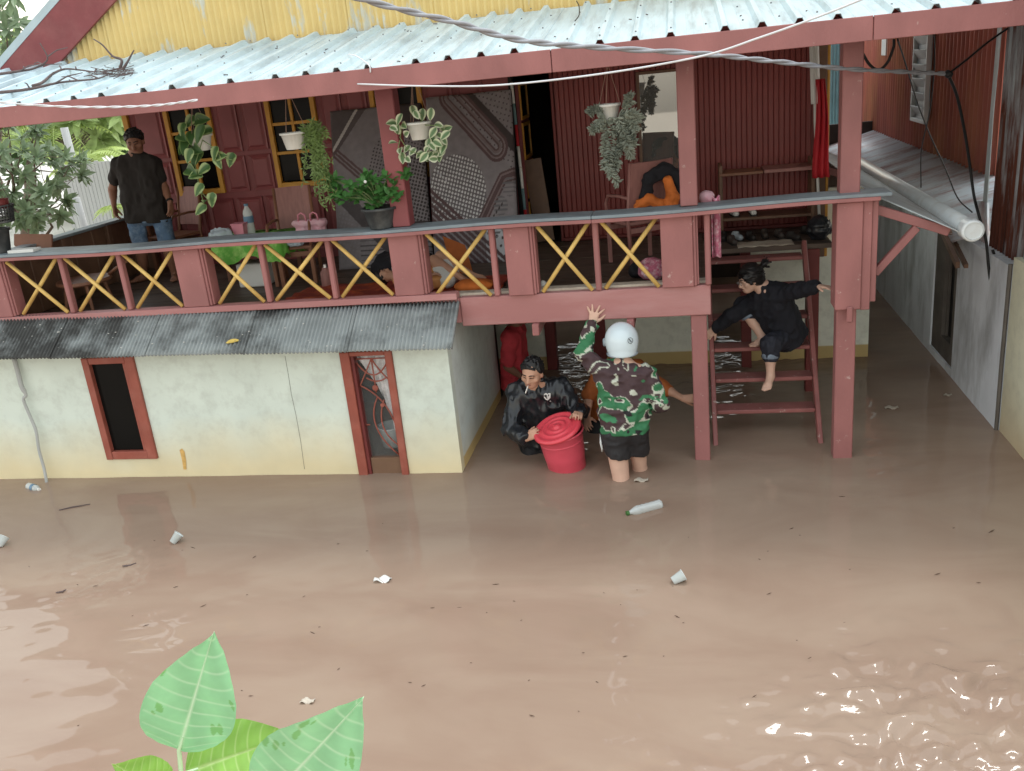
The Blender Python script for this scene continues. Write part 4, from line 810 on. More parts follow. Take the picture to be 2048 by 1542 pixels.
def paint_l(s, v):
    t = v*1.5; c = np.tile(np.array(G1), (len(s), 1)); c[:] *= (.82+.25*v)[:, None]
    q = np.hypot(s-.95, t-.72) < .58; dots(c, s, t, q, .036, .010, S(66, 60, 62)); q2 = np.hypot(s-1.05, t-.8) < .38; dots(c, s, t, q2, .036, .013, S(58, 52, 54))
    q = np.hypot(s-.25, t-1.2) < .3; dots(c, s, t, q, .04, .012, S(140, 136, 140))
    c[(s-.62 > t*1.1) | ((t-.05 > 1.05) & (s+t > 1.95) & (s+t < 2.15))] = DK; c[(s+t*.9 < .42)] = S(88, 80, 82)
    d = seg(s, t, .05, .42, .75, 1.02)
    for a in (0, .035): c[np.abs(d-a) < .011] = BR
    d = seg(s, t, .02, .75, .6, 1.35); c[d < .07] = S(82, 76, 79); c[np.abs(seg(s, t, .02, .38, .30, .02)) < .014] = S(176, 172, 170)
    low = (t > 1.2) & (s > .25); c[low & (np.abs((t*22) % 1-.5) < .12)] = S(84, 80, 84); c[(np.abs((t-1.02)-(s-.42)*.9) < .012) & (np.abs(s-.45) < .08) & (np.sin(s*180) > 0)] = DK
    return c
mattress('mattress', 'grey patterned mattress leaning on the wall behind the potted plant', -1.40, -.50, -1.50, -.62, 1.66, 2.30, 2.66, paint_l)
mattress('mattress', 'grey mattress with dot grid and brown bands beside the open doorway', -.47, .30, -.56, .235, 1.58, 2.28, 2.70, paint_r)

# ------------------------------------------------------------------ leaves and plants
for nm, cl in dict(leaf_mango=(122, 142, 108), leaf_pale=(164, 184, 122), leaf_dark=(96, 122, 76), leaf_fern=(172, 190, 110), leaf_green=(86, 138, 74), leaf_trail=(116, 138, 78), leaf_succulent=(150, 156, 142)).items(): mat(nm, S(*cl), .42, .25, 5, transl=.35)
mat('leaf_attr', attr=True, rough=.42, var=.06, scale=20, transl=.25); mat('bark', S(104, 92, 80), .85, .2, 12, .4, 40); mat('stem', S(120, 140, 90), .6, .1); mat('stalk', S(196, 220, 182), .6, .08); mat('twig', S(96, 82, 80), .8, .2, 15); mat('pot_white', S(214, 214, 208), .4, .06, 6, dirt_or_shade=S(180, 168, 150), dirt_or_shade_amt=.4); mat('pot_black', S(58, 60, 62), .6, .15, 6, dirt_or_shade=S(120, 120, 116), dirt_or_shade_amt=.5, dscale=4); mat('string', S(150, 120, 104), .7); mat('soil', S(60, 48, 40), .9)
def leaf_quad(m, p, d, n, l, w, fold=.25, seg_=3, droop=.15):
    d = Vector(d).normalized(); n = Vector(n); n = (n-d*n.dot(d)); n = n.normalized() if n.length > 1e-4 else d.orthogonal().normalized(); a = d.cross(n); b = len(m.v)
    for i in range(seg_+1):
        t = i/seg_; ww = w*(math.sin(math.pi*min(1, t*.92+.06))**.8)*.5 if 0 < i < seg_ else w*.03
        c = p+d*(l*t)-n*(droop*l*t*t); m.v += [tuple(c-a*ww+n*(fold*ww)), tuple(c), tuple(c+a*ww+n*(fold*ww))]
    for i in range(seg_):
        k = b+3*i; m.f += [(k, k+1, k+4, k+3), (k+1, k+2, k+5, k+4)]
def rosette(m, p, d, n, l, w, rnd, spread=1.0):
    d = Vector(d).normalized(); o = d.orthogonal().normalized(); q = d.cross(o)
    for i in range(n):
        t = 2*math.pi*(i*.381966)+rnd.uniform(-.3, .3); k = rnd.uniform(.35, 1)*spread; dd = (d*(1.05-k*.75)+(o*math.cos(t)+q*math.sin(t))*k+V(0, 0, -.18)).normalized()
        leaf_quad(m, p+d*rnd.uniform(-.04, .02), dd, d+V(0, 0, .4), l*rnd.uniform(.7, 1.15), w*rnd.uniform(.8, 1.15))
def branchy(mt, a, b, r0, r1, rnd, wob=.05, n=6):
    a, b = Vector(a), Vector(b); L = (b-a).length; mt.tube([a.lerp(b, i/n)+V(rnd.uniform(-1, 1), rnd.uniform(-1, 1), rnd.uniform(-.6, .6))*wob*L*(0 < i < n) for i in range(n+1)], [r0+(r1-r0)*i/n for i in range(n+1)], 6)
def tree(name, label, base, fork, tips, leafm, l, w, nl, seed, group, r=.06, spread=1.0, sub=3, subr=.25):
    rnd = random.Random(seed); T = thing(name, label, 'tree', base, group); mt = MB(); mc = MB(); base, fork = Vector(base), Vector(fork); branchy(mt, base, fork, r, r*.65, rnd, .03)
    for tp in tips:
        tp = Vector(tp); branchy(mt, fork.lerp(base, rnd.uniform(0, .25)), tp, r*.4, r*.09, rnd, .06, 5)
        for k in range(sub):
            e = tp+V(rnd.gauss(0, 1), rnd.gauss(0, 1), rnd.gauss(0, .8))*subr*(k > 0); 
            if k: branchy(mt, tp.lerp(fork, .15), e, r*.1, r*.05, rnd, .05, 3)
            d = (e-fork).normalized()+V(rnd.uniform(-.5, .5), rnd.uniform(-.5, .5), rnd.uniform(-.3, .5)); rosette(mc, e, d, nl, l, w, rnd, spread)
    mt.build('trunk', 'bark', T, smooth=True); mc.build('crown', leafm, T); return T
GR = 'trees beyond the veranda'
Wt = lambda x, y, Y: W(x, y, Y)
rnd = random.Random(5)
tips = [Wt(x, y, 3.4+rnd.uniform(-.5, .6)) for x, y in ((15, 250), (45, 300), (30, 350), (70, 330), (95, 300), (60, 390), (110, 370), (85, 420), (130, 400), (20, 400), (140, 330), (5, 300), (75, 265), (120, 430), (40, 440))]
tree('mango_tree', 'young tree with long grey-green leaves growing close beside the veranda', (-5.2, 4.0, -.4), Wt(12, 400, 3.8), tips, 'leaf_mango', .17, .055, 13, 3, GR, .05, 1.0, 4, .22)
tips = [Wt(x, y, 6.0+rnd.uniform(-.6, .8)) for x, y in ((0, 20), (12, 60), (38, 48), (6, 105), (30, 118), (-30, 40), (-40, 100), (-50, 0), (20, -20))]
tree('tall_tree', 'tall tree with drooping leaves rising above the barge board', (-9.3, 7.5, .06), Wt(-40, 200, 6.5), tips, 'leaf_mango', .30, .075, 12, 4, GR, .09, 1.0, 2, .25)
tips = [Wt(x, y, 13+rnd.uniform(-1.5, 1.5)) for x in range(-20, 260, 28) for y in (190, 215, 240)]
tree('broadleaf_tree', 'broad pale green tree standing behind the grey board fence', (-13.5, 15, .06), Wt(150, 300, 14), tips, 'leaf_pale', .55, .20, 12, 6, GR, .14, 1.0, 3, .7)
tips = [Wt(x, y, 17+rnd.uniform(-1.5, 1.5)) for x in range(-30, 260, 26) for y in (170, 205, 235, 262)]
tree('broadleaf_tree', 'dark green tree at the back of the pale yard', (-19, 20, .06), Wt(60, 290, 18), tips, 'leaf_dark', .6, .24, 14, 8, GR, .16, 1.0, 3, .9)
def fern(name, label, base, h, n, L, seed, m='leaf_fern'):
    rnd = random.Random(seed); T = thing(name, label, 'fern', base, 'tree ferns beyond the veranda'); base = Vector(base); top = base+V(0, 0, h); branchy(tm := MB(), base, top, .07, .05, rnd, .02); tm.build('trunk', 'bark', T, smooth=True); fm = MB()
    for i in range(n):
        t = 2*math.pi*i/n+rnd.uniform(-.2, .2); o = V(math.cos(t), math.sin(t), 0); rise = rnd.uniform(.2, .7); pts = [top+o*(L*k/10)+V(0, 0, L*(rise*k/10-.75*(k/10)**2)) for k in range(11)]; fm.tube(pts, [.016-.0012*k for k in range(11)], 4)
        for k in range(1, 11):
            for f_ in (0, .5):
                p = pts[k-1].lerp(pts[k], f_); d = (pts[k]-pts[k-1]).normalized(); a = d.cross(V(0, 0, 1)).normalized()
                for e in (-1, 1): leaf_quad(fm, p, a*e+d*.35-V(0, 0, .15), V(0, 0, 1), L*.26*math.sin(math.pi*min(1, (k/10)*.85+.15))+.03, L*.045, .1, 2)
    fm.build('fronds', m, T)
b = Wt(185, 330, 10); fern('tree_fern', 'tree fern with spreading yellow-green fronds behind the fence', (b.x, b.y, .06), b.z+.10, 13, 1.0, 3)
b = Wt(120, 268, 12); fern('tree_fern', 'taller tree fern arching over the fence end', (b.x, b.y, .06), b.z, 12, 1.3, 4)
b = Wt(228, 415, 8.2); fern('tree_fern', 'small fern low beside the elbow of the standing person', (b.x, b.y, .06), max(.1, b.z-.06), 12, .38, 5)
FN = thing('board_fence', 'pale grey board fence standing in the yard beyond the veranda', 'fence', (Wt(170, 400, 8.6).x, 8.6, .06))
fx0, fx1 = Wt(118, 350, 8.6).x, Wt(240, 350, 8.6).x; ft = Wt(170, 325, 8.6).z
nb = 16
for i in range(nb): box('board', 'fence_grey', FN, fx0+(fx1-fx0)*i/nb, fx0+(fx1-fx0)*(i+.94)/nb, 8.6, 8.63, .06, ft+RND.uniform(-.02, .02), .003)
box('rail', 'fence_grey', FN, fx0, fx1, 8.631, 8.67, .5, .56, .003)
for i, (x, y0, y1, Y, rr, nm, lb) in enumerate(((64, 395, 470, 5.0, .028, 'stake', 'thin white stake standing left of the veranda parapet'), (152, 395, 470, 5.2, .05, 'stake', 'grey weathered post leaning behind the veranda parapet'), (128, 255, 345, 9.5, .07, 'stake', 'pale concrete post by the tree fern'))):
    a = Wt(x, y0, Y); MB().tube([(a.x+.06, Y, -.4 if Y < 6.5 else .06), (a.x+.03, Y, a.z*.5), (a.x, Y, a.z)], rr, 8).build(nm, 'fence_grey', smooth=True, label=lb, cat='post')
# debris lying in the yard
ym = MB()
for i in range(26):
    p = V(-9-RND.uniform(0, 12), 9+RND.uniform(0, 14), .075); d = V(RND.uniform(-1, 1), RND.uniform(-.3, .3), 0)*RND.uniform(.2, .8); ym.tube([p, p+d*.5+V(0, 0, .03), p+d], .015, 5)
ym.build('yard_litter', 'twig', kind='stuff')

# foreground plant
def vein_leaf(par, base, tip, out, w, cols, curl=.06, seed=0, wav=.007, asym=0):
    base, tip, out = Vector(base), Vector(tip), Vector(out); d = (tip-base); L = d.length; d.normalize(); n = (out-d*out.dot(d)).normalized(); a = d.cross(n); nu, nv = 170, 70; m = MB(); m.c = []; vein, body_, dark = map(np.array, cols); rnd = random.Random(seed); blot = [(rnd.uniform(.3, .95), rnd.choice((-1, 1))*rnd.uniform(.55, 1), rnd.uniform(.02, .05)) for _ in range(5)]
    for i in range(nu+1):
        t = i/nu; prof = (max(0, math.sin(math.pi*t**.80))**.72)*(1-.25*max(0, t-.6)/.4) if t < 1 else 0
        if t > .9: prof *= 1-.35*((t-.9)/.1)
        for j in range(nv+1):
            u = 2*j/nv-1; ph = (t-(abs(u)*.05+abs(u)**1.8*.16)*(1.2-t))*8.5; fr = abs(ph-round(ph)); side = math.exp(-(fr/.060)**2)*(abs(u) < .96); mid = math.exp(-(abs(u)*prof*w/(.008*(1.2-t)))**2); v = max(mid, side*.55*(1-.4*abs(u)))
            z = .16*w*abs(u)*prof + wav*math.sin(t*9+u*2+seed)*abs(u) - curl*L*(t-.4)**2 + 0.0016*(.5-math.cos(2*math.pi*ph)*.5)*(abs(u) > .05)-.002*mid
            m.v.append(tuple(base+d*(L*t)+a*(u*w*.5*prof*(1+asym*u))+n*z)); k = 0
            for bt, bu, br in blot:
                if math.hypot(t-bt, (u-bu)*.4)+.02*math.sin(t*60+u*30) < br: k = .75
            c = body_*(1-k)+dark*k; c = c*(.93+.14*math.sin(t*5+u*3+seed)**2); m.c.append(tuple(c*(1-v)+vein*v))
    k = nv+1; m.f = [(i*k+j, (i+1)*k+j, (i+1)*k+j+1, i*k+j+1) for i in range(nu) for j in range(nv)]; m.build('leaf', 'leaf_attr', par, smooth=True)
    return base, a
PV, PB, PD = S(206, 232, 198), S(146, 202, 152), S(112, 170, 92); YV, YB, YD = S(196, 218, 148), S(140, 184, 84), S(112, 160, 62)
q = lambda x, y, Y=-4.6: W(x, y, Y)
FP = thing('leafy_shrub', 'broad-leaved green shrub rising into the foreground above the water', 'plant', (.5, -4.7, -.4))
CT = (CAM-q(450, 1400)).normalized()
st0 = q(365, 1600, -4.62)
MB().tube([(.42, -4.75, -.4), (.45, -4.72, .5), q(370, 1900, -4.66), st0], [.016, .014, .011, .008], 8).build('stem', 'stem', FP, smooth=True)
for (b_, t_, w, cl, nrm, sd) in (((358, 1500, -4.60), (425, 1271, -4.62), .200, (PV, PB, PD), CT, 1), ((372, 1545, -4.58), (584, 1470, -4.54), .155, (YV, YB, YD), CT+V(.1, .2, .25), 2), ((545, 1592, -4.66), (724, 1403, -4.70), .21, (PV, PB, PD), CT+V(.2, -.1, .1), 3),
                                 ((330, 1600, -4.62), (232, 1528, -4.70), .12, (YV, YB, YD), CT+V(0, .1, .6), 4), ((390, 1560, -4.56), (530, 1528, -4.47), .11, (PV, S(86, 146, 92), PD), CT+V(0, .1, .8), 5)):
    b_, t_ = q(*b_), q(*t_); vein_leaf(FP, b_, t_, nrm, w, cl, seed=sd); MB().tube([st0, st0.lerp(b_, .5)+V(0, 0, -.01), b_, b_.lerp(t_, .12)-nrm.normalized()*.004], [.006, .0055, .005, .003], 7).build('leaf_stalk', 'stalk', FP, smooth=True)

# ------------------------------------------------------------------ hanging pots
def pot(name, label, cat, c, r, h, m, group=None, ribs=True):
    T = thing(name, label, cat, c, group); c = Vector(c); pm = MB(); n = 40; prof = [(.0, 0), (r*.66, 0), (r*.70, h*.03), (r*.94, h*.86), (r*1.06, h*.88), (r*1.06, h), (r*.96, h), (r*.9, h*.82), (0, h*.8)]
    pm.lathe(prof, c, n=n)
    if ribs:
        for k in range(n):
            if k % 2:
                for ring in (2, 3): i = ring*n+k; v = Vector(pm.v[i]); d = v-c; pm.v[i] = tuple(v-V(d.x, d.y, 0)*.05)
    pm.build('pot', m, T, smooth=True); MB().lathe([(0, h*.83), (r*.9, h*.83)], c, n=16).build('soil', 'soil', T); return T, c+V(0, 0, h)
def strings(T, top, rim, r, n=3, m='string'):
    for k in range(n):
        t = 2*math.pi*k/n+.4; MB().tube([rim+V(math.cos(t)*r, math.sin(t)*r, 0), Vector(top)], .0022, 4).build('string', m, T)
def top_of(c): return V(c.x, c.y, 2.90)
def attr_leaf_mesh(name, l, w, cin, cout, border=.62, heart=False):
    m = MB(); m.c = []; nu, nv = 8, 6; rn = random.Random(3)
    for i in range(nu+1):
        t = i/nu; pr = (math.sin(math.pi*t**(.62 if heart else .85))**.75) if 0 < i < nu else .02
        for j in range(nv+1):
            u = 2*j/nv-1; m.v.append((u*w*.5*pr, l*t, .12*l*abs(u)*pr-.18*l*t*t)); e = abs(u)+.25*max(0, t-.6)+rn.uniform(-.15, .15); m.c.append(cout if e > border else cin)
    k = nv+1; m.f = [(i*k+j, (i+1)*k+j, (i+1)*k+j+1, i*k+j+1) for i in range(nu) for j in range(nv)]
    return m.mesh(name, (0, 0, 0), 'leaf_attr', smooth=True)
def put_leaf(me, par, p, d, n):
    o = link('leaf', me, par, loc=tuple(Vector(p)-ORG[par.name])); d = Vector(d).normalized(); n = Vector(n); n = (n-d*n.dot(d)).normalized(); x = d.cross(n); o.rotation_euler = Matrix((x, d, n)).transposed().to_euler(); return o
TC = V(0, -1, .35)
# variegated trailing plant
c = W(841, 279, .08); T, rim = pot('hanging_pot', 'white ribbed hanging pot with a cream-edged trailing plant', 'hanging pot', tuple(c), .083, .115, 'pot_white', 'plants hanging from the eave'); strings(T, top_of(rim), rim, .085, 3)
vm_ = [attr_leaf_mesh('leaf', .085, .055, S(104, 134, 92), S(208, 214, 178), .55), attr_leaf_mesh('leaf', .07, .048, S(112, 140, 96), S(214, 218, 190), .45)]
rn = random.Random(12)
for px, py in [(826, 218), (845, 225), (800, 235), (862, 224), (786, 256), (795, 262), (806, 250), (812, 268), (790, 285), (800, 300), (815, 296), (826, 302), (840, 308), (852, 300), (862, 308), (872, 300), (880, 290), (888, 280), (893, 268), (886, 258), (876, 250), (868, 262), (866, 275), (872, 285), (878, 312), (868, 318), (858, 318), (850, 312), (884, 305), (858, 285), (805, 312), (815, 318), (878, 270), (845, 232), (832, 228), (888, 295), (864, 292), (893, 258), (787, 246), (870, 310)]:
    p = W(px, py, .02+rn.uniform(-.07, .07)); d = V(rn.uniform(-1, 1), -.5+rn.uniform(-.4, .3), rn.uniform(-1, .4)); put_leaf(rn.choice(vm_), T, p-d.normalized()*.03, d, TC+V(rn.uniform(-.4, .4), 0, rn.uniform(-.3, .3)))
vs = MB()
for path in (((835, 250), (805, 250), (800, 275), (815, 300), (850, 312)), ((850, 250), (885, 252), (890, 280), (880, 305), (865, 318)), ((840, 252), (845, 230), (830, 218)), ((800, 280), (795, 300), (812, 318))): vs.tube([W(x, y, .03) for x, y in path], .003, 5)
vs.build('vine', 'stem', T, smooth=True)
# pothos
c = W(405, 301, .10); T, rim = pot('hanging_pot', 'pale hanging pot with big variegated heart-shaped leaves by the window', 'hanging pot', tuple(c), .085, .11, 'pot_white', 'plants hanging from the eave'); strings(T, top_of(rim), rim, .087, 3)
pm_ = [attr_leaf_mesh('leaf', .15, .095, S(62, 92, 48), S(128, 150, 88), .82, True), attr_leaf_mesh('leaf', .11, .075, S(70, 102, 54), S(156, 172, 116), .7, True)]
for px, py, k in [(362, 270, 0), (372, 285, 0), (385, 268, 0), (372, 295, 0), (392, 280, 0), (388, 298, 0), (402, 262, 0), (378, 310, 1), (398, 240, 0), (380, 242, 1), (412, 262, 1), (430, 305, 1), (440, 312, 1), (462, 318, 1), (436, 322, 1), (378, 340, 0), (392, 350, 1), (408, 338, 1), (398, 378, 1), (412, 400, 1), (424, 398, 1), (402, 418, 1), (365, 258, 1), (396, 310, 0)]:
    p = W(px, py, .02+rn.uniform(-.06, .06)); d = V(rn.uniform(-.8, .8), -.35, rn.uniform(-1, .1)); put_leaf(pm_[k], T, p-d.normalized()*.05, d, TC+V(rn.uniform(-.3, .3), 0, 0))
vs = MB()
for path in (((405, 280), (390, 330), (398, 370), (408, 410)), ((405, 280), (420, 290), (445, 315), (465, 320)), ((400, 280), (405, 250), (395, 235)), ((398, 378), (412, 395), (428, 402))): vs.tube([W(x, y, .04) for x, y in path], .0032, 5)
vs.build('vine', 'stem', T, smooth=True)
# feathery trailing plant
c = W(592, 298, .10); T, rim = pot('hanging_pot', 'white hanging pot with feathery green stems trailing to one side', 'hanging pot', tuple(c), .092, .115, 'pot_white', 'plants hanging from the eave'); strings(T, top_of(rim), rim, .095, 3)
fm = MB(); vs = MB()
for k in range(34):
    x1 = rn.gauss(628, 16); y1 = rn.choice((rn.uniform(240, 300), rn.uniform(300, 400), rn.uniform(330, 415))); x0 = rn.uniform(600, 622); pts = [W(x0, 268, .1), W(x0+rn.uniform(5, 25), rn.uniform(222, 250), .1+rn.uniform(-.06, .04)), W((x0+x1)/2+12, (250+y1)/2, .08), W(x1+rn.uniform(0, 20), y1, .08+rn.uniform(-.05, .05))]
    path = [((1-t)**3)*pts[0]+3*t*(1-t)**2*pts[1]+3*t*t*(1-t)*pts[2]+t**3*pts[3] for t in [i/14 for i in range(15)]]; vs.tube(path, .0018, 4)
    for i in range(2, 15):
        for e in range(3): leaf_quad(fm, path[i]+V(rn.uniform(-.01, .01), rn.uniform(-.01, .01), rn.uniform(-.01, .01)), V(rn.uniform(-1, 1), rn.uniform(-.8, .3), rn.uniform(-.8, .5)), TC, rn.uniform(.025, .05), .011, .1, 2)
fm.build('foliage', 'leaf_trail', T); vs.build('vine', 'leaf_trail', T)
# succulent
c = W(1219, 246, .06); T, rim = pot('hanging_pot', 'small hanging pot overgrown by a grey-green trailing succulent', 'hanging pot', tuple(c), .075, .12, 'pot_white', 'plants hanging from the eave'); strings(T, V(rim.x+.01, rim.y, 2.83), rim, .078, 3)
fm = MB()
def donkey(path, n, l=.042):
    for i in range(n):
        t = i/n*(len(path)-1); k = int(t); p = path[k].lerp(path[min(k+1, len(path)-1)], t-k); d = (path[min(k+1, len(path)-1)]-path[k]).normalized()
        for e in range(4):
            a = rn.uniform(0, 6.28); o = d.orthogonal().normalized(); q_ = d.cross(o); dd = (o*math.cos(a)+q_*math.sin(a))+d*rn.uniform(.1, .6); L = l*rn.uniform(.7, 1.1); fm.tube([p, p+dd.normalized()*L*.5, p+dd.normalized()*L], [.003, .0078, .002], 5, False)
for path in ([(1205, 225), (1190, 215), (1178, 228)], [(1205, 240), (1192, 255), (1182, 262)], [(1225, 235), (1222, 290), (1215, 330), (1222, 350), (1238, 368)], [(1235, 235), (1250, 270), (1240, 310), (1228, 345)], [(1240, 225), (1262, 240), (1272, 262)], [(1245, 215), (1262, 200), (1258, 190)], [(1250, 230), (1268, 225), (1280, 238)], [(1215, 240), (1210, 290), (1208, 340)], [(1240, 250), (1256, 290), (1262, 315)], [(1230, 240), (1238, 280), (1225, 330)], [(1248, 240), (1264, 270), (1268, 290)], [(1210, 235), (1200, 238), (1196, 260)]):
    donkey([W(x, y, -.02+rn.uniform(-.03, .05)) for x, y in path], 16+len(path)*5)
fm.build('foliage', 'leaf_succulent', T, smooth=True)
# pot on the railing
c = W(765, 457, .19); T, rim = pot('flower_pot', 'black plastic flower pot with a bushy green plant on the railing', 'potted plant', (c.x, c.y, 1.87), .128, .148, 'pot_black', None, False)
fm = MB(); vs = MB()
for px, py in [(680, 385), (662, 378), (700, 372), (690, 395), (715, 380), (730, 365), (728, 390), (742, 375), (752, 395), (745, 410), (760, 405), (735, 350), (775, 355), (768, 375), (785, 372), (778, 390), (790, 385), (800, 358), (812, 352), (795, 395), (770, 395), (758, 385), (705, 392), (672, 395), (655, 365), (718, 400), (783, 360), (740, 395), (762, 398), (748, 360), (650, 350), (668, 360)]:
    p = W(px, py, .17+rn.uniform(-.08, .08)); vs.tube([rim, rim.lerp(p, .5)+V(0, 0, .03), p], .003, 4); rosette(fm, p, V(rn.uniform(-.5, .5), -.5, .7), 9, .075, .042, rn)
fm.build('foliage', 'leaf_green', T); vs.build('stems', 'stem', T, smooth=True)
MB().lathe([(0, 0), (.008, .002), (.011, .008), (0, .012)], W(731, 363, .05), (0, -1, 0), 10).build('flower', 'white_cloth', T)
# pot and basket at the left end
c = W(2, 500, .19); T, rim = pot('flower_pot', 'dark plastic pot with pale leaves at the left end of the railing', 'potted plant', (c.x, c.y, 1.878), .10, .19, 'pot_black', None, False); fm = MB()
for k in range(6): rosette(fm, rim+V(rn.uniform(-.05, .05), rn.uniform(-.05, .05), .05+.04*k), V(rn.uniform(-.5, .5), -.4, .8), 7, .10, .055, rn)
fm.build('foliage', 'leaf_pale', T)
c = W(5, 443, .12); T = thing('hanging_basket', 'black perforated plastic basket hanging at the veranda end', 'basket', tuple(c)); bm_ = MB(); n, k = 26, 5
for i in range(k+1):
    zz = .12*i/k; rr = .082+.02*i/k; bm_.tube([c+V(math.cos(t)*rr, math.sin(t)*rr, zz) for t in [2*math.pi*j/n for j in range(n+1)]], .0045 if 0 < i < k else .008, 5)
for j in range(n): t = 2*math.pi*j/n; bm_.tube([c+V(math.cos(t)*.082, math.sin(t)*.082, 0), c+V(math.cos(t)*.102, math.sin(t)*.102, .12)], .0045, 4)
bm_.lathe([(0, 0), (.085, 0), (.085, .004)], c, n=20); bm_.build('basket', 'pot_black', T, smooth=True); strings(T, c+V(0, 0, .5), c+V(0, 0, .12), .1, 3, 'pot_black')
MB().tube([c+V(0, 0, .5), c+V(0, .05, 1.0)], .003, 4).build('hanger', 'pot_black', T); MB().lathe([(0, .1), (.08, .1), (.082, .17), (.074, .17), (.07, .11)], c, n=24).build('inner_pot', 'maroon_dark', T, smooth=True)

# ------------------------------------------------------------------ furniture on the veranda
mat('green_cloth', S(96, 166, 60), .7, .2, 6, dirt_or_shade=S(176, 208, 120), dirt_or_shade_amt=.8, dscale=7); mat('pink', S(206, 132, 148), .5, .1, 8); mat('pink_bag', S(210, 170, 180), .45, .1, 8, dirt_or_shade=S(200, 110, 130), dirt_or_shade_amt=.6, dscale=4); mat('clear_plastic', S(222, 230, 230), .1, .05, 6, alpha=.55); mat('label_blue', S(92, 124, 150), .4, .1); mat('orange_cloth', S(206, 112, 48), .8, .15, 9); mat('black_cloth', S(30, 30, 36), .85, .15, 9); mat('grey_cloth', S(168, 178, 186), .8, .12, 9); mat('towel', S(196, 110, 136), .9, .2, 25, dirt_or_shade=S(232, 210, 216), dirt_or_shade_amt=.9, dscale=22)
mat('blanket', S(140, 52, 40), .9, .2, 10, dirt_or_shade=S(196, 92, 44), dirt_or_shade_amt=.9, dscale=6); mat('flag_red', S(176, 34, 44), .7, .1, 8, stretch=(8, 8, .5)); mat('foam_white', S(222, 222, 218), .7, .04); mat('shoe_dark', S(46, 42, 40), .6, .2, 12); mat('sandal', S(70, 62, 58), .6, .2, 12); mat('cardboard', S(200, 178, 140), .8, .08)
def chair(label, loc, rz, m='chair_wood', w=.38, sh=.37, bh=.42, arms=True, woven=False):
    T = thing('wooden_chair', label, 'chair', loc, 'chairs on the veranda'); c, s_ = math.cos(rz), math.sin(rz); L0 = Vector(loc)
    q = lambda x, y, z: L0+V(x*c-y*s_, x*s_+y*c, z)
    MB().add([q(x, y, z) for z in (sh-.025, sh) for x, y in ((-w/2, -.19), (w/2, -.19), (w*.46, .17), (-w*.46, .17))], [(0, 1, 2, 3), (4, 7, 6, 5), (0, 4, 5, 1), (1, 5, 6, 2), (2, 6, 7, 3), (3, 7, 4, 0)]).build('seat', m, T, bevel=.004)
    for x, y in ((-w*.46, -.17), (w*.46, -.17)): MB().bar(q(x, y, 0), q(x, y, sh-.026), .032, .032, (0, 1, 0)).build('leg', m, T)
    for x in (-w*.44, w*.44): MB().tube([q(x, .20, 0), q(x, .165, sh), q(x, .25, sh+bh)], [.016, .017, .014], 6).build('leg', m, T, smooth=True)
    for e, k in ((-1, .06), (1, .06)): MB().bar(q(-w*.45, e*.16, sh-.07), q(w*.45, e*.16, sh-.07), .02, .04).build('apron', m, T)
    bm = MB(); bm.grid(lambda u, v: q((u-.5)*w*.84, .175+.075*v+.02*math.sin(u*math.pi), sh+.06+(bh-.06)*v), 8, 6); bm.build('backrest', 'mauve_wood' if woven else m, T, solid=.014, bevel=0)
    if arms:
        for e in (-1, 1): MB().tube([q(e*w*.47, -.16, sh-.02), q(e*w*.50, -.17, sh+.12), q(e*w*.50, -.12, sh+.19), q(e*w*.48, .06, sh+.20), q(e*w*.45, .20, sh+.19)], .013, 6).build('armrest', m, T, smooth=True)
    return T
chair('mauve woven-back chair standing behind the person in the polo shirt', (W(352, 470, 2.1).x, 2.10, 1.283), R(-25), woven=True)
chair('wooden chair carrying the pink bag', (-1.62, 1.30, 1.283), R(12), 'chair_wood', .36, .33, .46, True, True)
chair('wooden chair with jackets hung over its backrest', (1.36, 1.25, 1.283), R(-150), 'mauve_wood', .40, .36, .46)
# brown round-seated chair at the left end
T = thing('low_chair', 'low brown chair with curved seat and slanted backrest at the veranda end', 'chair', (-3.35, .75, 1.283)); cx_, cy_ = -3.30, .70
MB().lathe([(0, 0), (.21, 0), (.225, .012), (.22, .035), (0, .04)], (cx_, cy_, 1.50), n=30).build('seat', 'chair_wood', T, smooth=False)
MB().grid(lambda u, v: W(28+(75-0)*u+(10 if v < .5 else 0)*(1-u), (512-44*v), .62+.10*v) if True else None, 6, 4).build('backrest', 'chair_wood', T, solid=.018)
for t in (.6, 2.2, 3.8, 5.4): MB().tube([(cx_+.15*math.cos(t), cy_+.15*math.sin(t), 1.50), (cx_+.19*math.cos(t), cy_+.19*math.sin(t), 1.285)], .014, 6).build('leg', 'chair_wood', T)
MB().tube([(cx_+.18, cy_+.1, 1.54), (cx_+.30, cy_+.05, 1.60), (cx_+.36, cy_+.16, 1.64), (cx_+.30, cy_+.28, 1.62)], .014, 6).build('armrest', 'chair_wood', T, smooth=True)
# table with green cloth
tx0, tx1, ty0, ty1, tz = -2.42, -1.60, .98, 1.50, 1.72
T = thing('table', 'low wooden table under a bright green cloth', 'table', ((tx0+tx1)/2, (ty0+ty1)/2, 1.283)); box('table_top', 'chair_wood', T, tx0+.03, tx1-.03, ty0+.03, ty1-.03, tz-.03, tz-.004)
for x, y in ((tx0+.06, ty0+.06), (tx1-.06, ty0+.06), (tx0+.06, ty1-.06), (tx1-.06, ty1-.06)): MB().bar((x, y, 1.284), (x, y, tz-.031), .035, .035, (0, 1, 0)).build('leg', 'chair_wood', T)
m = MB(); N_ = 80; per = []
for i in range(N_):
    t = i/N_*4; k = int(t); f_ = t-k; cs_ = [(tx0, ty0), (tx1, ty0), (tx1, ty1), (tx0, ty1), (tx0, ty0)]; per.append((cs_[k][0]+(cs_[k+1][0]-cs_[k][0])*f_, cs_[k][1]+(cs_[k+1][1]-cs_[k][1])*f_, k, f_))
